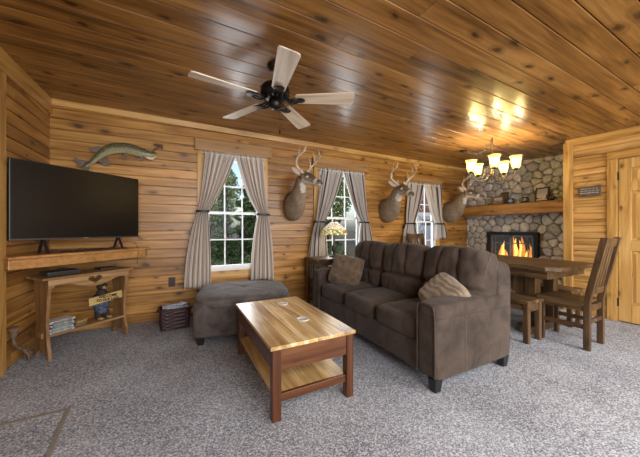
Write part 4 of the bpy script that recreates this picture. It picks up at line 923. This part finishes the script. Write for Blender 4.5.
bn = bench((3.055, 2.01, 0), 'dark wooden bench on the sofa side of the dining table')
b2 = copy_tree(bn); b2.location = (3.985, 2.03, 0); b2['label'] = 'dark wooden bench on the door side of the dining table, mostly hidden under it'

# ------------------------------------------------------------------ ceiling fan
FX, FY_ = .665, 2.085; fz = CZ(FX, FY_)
fn_ = thing('ceiling_fan', 'dark bronze ceiling fan with five pale wooden blades', 'ceiling fan', (FX, FY_, 2.115))
hc = fz - 2.115
MB().lathe([(0,hc),(.060,hc),(.062,hc-.012),(.045,hc-.040),(.018,hc-.055),(0,hc-.055)], n=24).build('canopy', DKMETAL, fn_, smooth=True)
MB().tube([(0,0,.10),(0,0,hc-.03)],.011,12).build('down_rod', DKMETAL, fn_, smooth=True)
MB().lathe([(0,.135),(.035,.13),(.060,.120),(.102,.108),(.114,.090),(.116,.035),(.106,.020),(.075,.008),(.055,.0),(0,.0)], n=28).build('motor_housing', DKMETAL, fn_, smooth=True)
MB().lathe([(0,.002),(.050,.0),(.052,-.030),(.044,-.055),(.030,-.068),(.0,-.072)], n=24).build('switch_housing', DKMETAL, fn_, smooth=True)
for a in (44, 116, 188, 260, 332):
    a = math.radians(a); Mz = Matrix.Rotation(a,4,'Z'); til = Matrix.Rotation(math.radians(-12),4,'X'); m = MB(); m.M = Mz
    for s in (-1,1): m.tube(spline([(.075,s*.012,.012),(.115,s*.030,-.010),(.155,s*.034,-.008),(.19,s*.018,.0)],4), .008, 6)
    m.tube([(.06,0,.012),(.12,0,-.012),(.19,0,.0)], .007, 6); m.ball((.20,0,-.002),(.040,.042,.006),8); ir = m.build('blade_iron', DKMETAL, fn_, smooth=True)
    m = MB(); m.M = Mz @ Matrix.Translation((0,0,.008)) @ til; r0, r1, w0, w1 = .165, .625, .050, .070
    poly = [(r0,-w0+.008),(r0+.01,-w0),(r1-.02,-w1),(r1-.005,-w1+.008),(r1,-w1+.022),(r1,w1-.022),(r1-.005,w1-.008),(r1-.02,w1),(r0+.01,w0),(r0,w0-.008)]
    m.prism(poly, 0, .007, 'z'); o = m.build('blade', W_BLADE, fn_)
    # the grain runs along each blade: build along x, then turn the blade
    o.data.transform(Mz.inverted()); o.rotation_euler = (0,0,a)
MB().tube([(.03,-.03,-.06),(.03,-.03,-.235)],.0015,5).build('pull_chain', DKMETAL, fn_); MB().lathe([(0,-.235),(.007,-.245),(.006,-.268),(0,-.275)],(.03,-.03,0),10).build('chain_pull', DKMETAL, fn_, smooth=True)

# ------------------------------------------------------------------ chandelier
CX, CY = 3.745, 2.215; cz = CZ(CX, CY)
cd = thing('chandelier', 'five-light bronze chandelier with amber bell glass shades over the dining table', 'chandelier', (CX, CY, 1.80))
BR = plain('weathered_silver_bronze', (.16,.13,.10), .35, .8)
MB().lathe([(0,-.06),(.012,-.05),(.020,-.03),(.012,-.01),(.022,.01),(.030,.035),(.018,.06),(.010,.09),(.012,.16),(.020,.19),(.012,.22),(.008,.26),(0,.27)], n=16).build('centre_stem', BR, cd, smooth=True)
for k in range(5):
    wa = math.radians(27 + 72*k) - math.radians(27.07); a = wa; dx, dy = math.cos(a), math.sin(a); R = .265
    P = spline([(dx*.02,dy*.02,.03),(dx*.09,dy*.09,-.045),(dx*.18,dy*.18,-.05),(dx*.25,dy*.25,.0),(dx*R,dy*R,.055)],6); arm = MB().tube(P, .0075, 8)
    arm.tube(spline([(dx*.02,dy*.02,.16),(dx*.07,dy*.07,.12),(dx*.10,dy*.10,.03),(dx*.14,dy*.14,-.03)],5), .0045, 6); arm.build('arm', BR, cd, smooth=True)
    MB().lathe([(0,.05),(.022,.052),(.030,.062),(.020,.075),(.018,.09),(0,.09)], (dx*R,dy*R,0), 16).build('cup', DKMETAL, cd, smooth=True)
    sh_ = MB().lathe([(.024,.068),(.038,.078),(.048,.105),(.052,.15),(.053,.185),(.060,.21),(.073,.230)], (dx*R,dy*R,0), 24).build('glass_shade', AMBER, cd, smooth=True, solid=.003)
    MB().ball((dx*R,dy*R,.135),(.022,.022,.032),8).tube([(dx*R,dy*R,.088),(dx*R,dy*R,.11)],.012,8).build('bulb', BULB, cd, smooth=True)
def chain(P, nm, par):
    P = spline(P, 12); m = MB(); d = 0; k = 0
    for i in range(0, len(P)-2, 2):
        a, b = P[i], P[i+2]; t_ = (b-a); l = t_.length*.68; c = (a+b)/2; t_.normalize(); s1 = t_.orthogonal().normalized(); s1 = Matrix.Rotation(PI/2*(k % 2),3,t_) @ s1; k += 1
        m.tube([c + t_*l*math.cos(2*PI*q/10) + s1*.010*math.sin(2*PI*q/10) for q in range(11)], .0028, 5)
    m.build(nm, BR, par, smooth=True)
chain([(0,0,.26),(0,0,(cz-1.80)*.5+.13),(0,0,cz-1.815)], 'chain', cd)
hx, hy = -.085, .025
MB().lathe([(0,0),(.008,-.002),(.008,-.02),(0,-.022)],(0,0,cz-1.80),8).build('ceiling_hook', DKMETAL, cd)
cpx, cpy = .28, .60
P = [(0,0,cz-1.83),(-.02,.04,cz-1.95),(.02,.14,cz-2.02)]
chain([(0,0,cz-1.82),(-.02,.02,cz-1.90),(-.05,.10,cz-1.97),(.0,.25,cz-1.955),(.12,.42,cz-1.89),(.26,.60,CZ(CX+.28,CY+.62)-1.825)], 'swag_chain', cd)
MB().lathe([(0,0),(.062,0),(.064,-.008),(.045,-.022),(.012,-.03),(0,-.03)],(.28,.62,CZ(CX+.28,CY+.62)-1.80),20).build('ceiling_canopy', DKMETAL, cd, smooth=True)

# floor hatch edge strips in the carpet
ht = thing('floor_hatch', 'carpeted floor hatch edged with thin brown metal strips', 'floor hatch', (-.86,1.80,0))
STRIP = plain('brown_edge_strip', (.28,.26,.225), .5, .2)
A = Vector((-.61,2.163,0)); 
MB().beam((-.345+.0,.366,.003),(.25,.363,.003),.020,.006,(0,1,0)).build('edge_strip', STRIP, ht)
MB().beam((.25,.370,.003),(.315,-.30,.003),.020,.006,(1,0,0)).build('edge_strip', STRIP, ht)
MB().prism([(-.34,.352),(.238,.350),(.296,-.30),(-.34,-.30)], .0, .004, 'z').build('carpet_panel', CARPET, ht)

# ------------------------------------------------------------------ outdoors
GND = plain('leaf_litter', (.10,.085,.05), .95, bump=.5, bscale=14, var=.6)
m = MB(); m.grid(lambda u, v: (-14+u*44, YB+.4+v*30, -.45 + .35*noise.noise(Vector((u*9,v*9,0)))*min(1,v*5) + v*1.2), 60, 40); struct(m.build('ground', GND, smooth=True))
def foliage(n, env, size, seed):
    rg = random.Random(seed); m = MB(); vs = []; fs = []
    for i in range(n):
        p = Vector(env(rg)); d = Vector((rg.gauss(0,1),rg.gauss(0,1),rg.gauss(0,.7))).normalized(); e = d.orthogonal().normalized(); e = Matrix.Rotation(rg.uniform(0,6.3),3,d) @ e; g = d.cross(e); s = size*rg.uniform(.6,1.3)
        b = len(vs); vs += [p - e*s, p + g*s*.45, p + e*s, p - g*s*.45]; fs.append((b,b+1,b+2,b+3))
    m.add(vs, fs); return m
def leafmat(name, c1, c2, c3):
    m, nt, b = new(name); L = nt.links.new; g = N(nt,'ShaderNodeNewGeometry'); r = ramp(nt,[(0,c1),(.6,c2),(1,c3)],g.outputs['Random Per Island']); L(r.outputs[0], b.inputs['Base Color']); b.inputs['Roughness'].default_value = .6
    t_ = N(nt,'ShaderNodeBsdfTranslucent'); L(r.outputs[0], t_.inputs[0]); ms = N(nt,'ShaderNodeMixShader',Fac=.3); L(b.outputs[0], ms.inputs[1]); L(t_.outputs[0], ms.inputs[2]); L(ms.outputs[0], nt.nodes['Material Output'].inputs[0]); return m
LF1 = leafmat('conifer_green', (.012,.035,.012), (.035,.085,.025), (.09,.16,.05)); LF2 = leafmat('leafy_green', (.04,.09,.015), (.13,.20,.03), (.35,.36,.06)); LF3 = leafmat('shrub_green', (.03,.07,.02), (.09,.14,.04), (.22,.24,.10))
BARK = plain('bark', (.06,.045,.035), .95, bump=.6, bscale=20)
def conifer(rg):
    z = rg.random()**1.25; r = (1-z)*1.25*(.75+.25*math.sin(z*60)); a = rg.uniform(0,2*PI); q = rg.random()**.4; return (r*q*math.cos(a), r*q*math.sin(a), .25+z*5.2-.25*q*(1-z))
def round_(rg):
    while True:
        p = Vector((rg.uniform(-1,1),rg.uniform(-1,1),rg.uniform(-1,1)))
        if .5 < p.length < 1: return (p.x*1.5, p.y*1.5, 3.0+p.z*1.9)
def shrub_(rg):
    while True:
        p = Vector((rg.uniform(-1,1),rg.uniform(-1,1),rg.uniform(0,1)))
        if .4 < p.length < 1: return (p.x*.7, p.y*.7, p.z*.85)
def gz(x, y): 
    u = (x+14)/44; v = (y-YB-.4)/30; return -.45 + .35*noise.noise(Vector((u*9,v*9,0)))*min(1,v*5) + v*1.2
protos = {}
def plant(kind, x, y, sc, label, nm, cat):
    if kind not in protos:
        n, env, sz, mt, th_ = {'c': (9000, conifer, .085, LF1, 5.0), 'r': (7000, round_, .085, LF2, 3.2), 's': (2200, shrub_, .055, LF3, .4)}[kind]
        t = thing(nm, label, cat); MB().tube([(0,0,-.2),(0,0,th_)], [.11 if kind != 's' else .03, .02], 8).build('trunk', BARK, t)
        foliage(n, env, sz, hash(kind) % 7 if False else {'c':1,'r':2,'s':3}[kind]).build('foliage', mt, t); protos[kind] = t
    else: t = copy_tree(protos[kind])
    t.location = (x, y, gz(x,y)-.03); t.scale = (sc,)*3; t.rotation_euler = (0,0,x*7 % 6); tag(t, label, cat, {'c':'conifers outside','r':'leafy trees outside','s':'shrubs outside'}[kind])
G = 'seen through the '
plant('c', 2.6, 11.2, .95, 'dark conifer at the right of the ottoman window view', 'conifer_tree', 'tree')
plant('c', .1, 11.8, .95, 'dark conifer behind the left sash of the ottoman window', 'conifer_tree', 'tree')
plant('c', 4.4, 15.2, 1.15, 'conifer farther back at the right edge of the ottoman window view', 'conifer_tree', 'tree')
plant('r', 1.5, 16.0, 1.0, 'yellow-green leafy tree in the middle of the ottoman window', 'leafy_tree', 'tree')
plant('c', 1.25, 9.3, .55, 'young conifer in the middle of the ottoman window', 'conifer_tree', 'tree')
plant('s', .65, 7.4, .8, 'shrub low in the left panes of the ottoman window', 'shrub', 'shrub')
plant('s', 1.9, 7.7, .9, 'shrub low in the right panes of the ottoman window', 'shrub', 'shrub')
plant('c', 5.2, 10.4, .95, 'dark conifer seen behind the stained glass lamp', 'conifer_tree', 'tree')
plant('r', 8.0, 14.6, 1.0, 'leafy tree in the right side of the lamp window', 'leafy_tree', 'tree')
plant('c', 7.4, 18.5, 1.2, 'conifer farthest back in the lamp window view', 'conifer_tree', 'tree')
plant('s', 4.3, 7.4, 1.0, 'shrub low outside the lamp window', 'shrub', 'shrub')
plant('c', -1.9, 13.4, 1.15, 'conifer at the left edge of the ottoman window view', 'conifer_tree', 'tree')
plant('c', .9, 20.5, 1.5, 'tall conifer farthest back in the ottoman window view', 'conifer_tree', 'tree')
# neighbouring building
bl = thing('outbuilding', 'reddish brown building with a pale door seen through the window by the fireplace', 'building', (10.75, 9.4, -.35))
SID = plain('red_brown_siding', (.10,.035,.024), .8, var=.25, bscale=8)
m = MB()
for i in range(20): m.box(-1.9,3.2,-.02-.01*(i%2)*0,2.5,.16*i,.16*i+.15)
m.box(-1.89,3.19,0,2.49,0,3.2); m.build('siding_wall', SID, bl)
fd = MB().box(-.86,.42,-.07,-.02,0,2.22).build('door_surround', plain('weathered_white', (.38,.40,.42), .6), bl, bevel=.01)
MB().box(-.72,.30,-.09,-.06,.02,2.06).build('pale_door', plain('pale_blue_door', (.20,.25,.31), .5), bl, bevel=.005)
for z_ in (.35,.95): MB().box(-.60,-.25,-.10,-.085,z_,z_+.45).box(-.17,.18,-.10,-.085,z_,z_+.45).build('door_panel', plain('pale_blue_panel', (.16,.20,.26), .5), bl)
MB().box(-.55,.13,-.10,-.085,1.60,1.88).build('door_window', plain('dark_pane', (.03,.04,.05), .1), bl)
m = MB(); m.prism([(-2.3,3.1),(.65,4.6),(3.6,3.1),(3.6,3.28),(.65,4.8),(-2.3,3.28)], -.5, 2.8, 'y'); m.build('roof', plain('dark_shingles', (.07,.065,.06), .9, bump=.4, bscale=20), bl)
MB().prism([(-1.9,3.1),(.65,4.5),(3.2,3.1)], 0, .05, 'y').build('gable', SID, bl)

# ------------------------------------------------------------------ light
def area(nm, loc, rot, sx, sy, en, col=(1,1,1)):
    l = bpy.data.lights.new(nm, 'AREA'); l.shape = 'RECTANGLE'; l.size = sx; l.size_y = sy; l.energy = en; l.color = col
    o = bpy.data.objects.new(nm, l); COL.objects.link(o); o.location = loc; o.rotation_euler = rot; return o
# unseen fill lights added behind the camera
area('rear_fill_light', (.6, YF+.05, 1.45), (PI/2, 0, 0), 2.4, 1.5, 120, (.95,.97,1.0))
area('rear_fill_light', (3.2, YF+.05, 1.45), (PI/2, 0, 0), 1.6, 1.5, 95, (.95,.97,1.0))
area('rear_overhead_fill', (.9, -1.3, 2.25), (0, 0, 0), 1.0, 1.0, 50, (1,.97,.93))
area('rear_overhead_fill', (3.3, -1.0, 2.1), (0, 0, 0), 1.0, 1.0, 60, (1,.97,.93))
for k in range(3):
    x0, x1, z0, z1, zm = WIN[k]; area('window_daylight', ((x0+x1)/2, YB+.25, (z0+z1)/2), (-PI/2, 0, 0), .7, 1.45, 16, (.93,.97,1.0))
for k in range(5):
    p = bpy.data.lights.new('bulb_light', 'POINT'); p.energy = 7.5; p.color = (1,.91,.78); p.shadow_soft_size = .024; a = math.radians(72*k)
    o = bpy.data.objects.new('bulb_light', p); COL.objects.link(o); o.location = (CX+.265*math.cos(a), CY+.265*math.sin(a), 1.80+.185)
p = bpy.data.lights.new('fire_glow', 'POINT'); p.energy = 4; p.color = (1,.45,.15); p.shadow_soft_size = .08
o = bpy.data.objects.new('fire_glow', p); COL.objects.link(o); o.location = (XS+.12, 2.86, .75)
p = bpy.data.lights.new('lamp_glow', 'POINT'); p.energy = 3; p.color = (1,.85,.6); p.shadow_soft_size = .03
o = bpy.data.objects.new('lamp_glow', p); COL.objects.link(o); o.location = (LX, LY, .690+.345)
w = bpy.data.worlds.new('world'); SC.world = w; w.use_nodes = True; nt = w.node_tree; bg = nt.nodes['Background']
sk = nt.nodes.new('ShaderNodeTexSky'); sk.sky_type = 'NISHITA'; sk.sun_disc = False; sk.sun_elevation = math.radians(38); sk.sun_rotation = math.radians(200); sk.dust_density = 3
nt.links.new(sk.outputs[0], bg.inputs[0]); bg.inputs[1].default_value = .22

# ------------------------------------------------------------------ camera
cam = bpy.data.cameras.new('camera'); co = bpy.data.objects.new('camera', cam); COL.objects.link(co); SC.camera = co
cam.sensor_width = 36; cam.lens = 36*272/640; co.location = (0,0,1.10); co.rotation_euler = (PI/2, 0, -math.atan(139/272)); cam.clip_start = .02
SC.view_settings.view_transform = 'Standard'; SC.view_settings.look = 'None'; SC.view_settings.gamma = 1; SC.view_settings.use_curve_mapping = False
SC.view_settings.exposure = .27
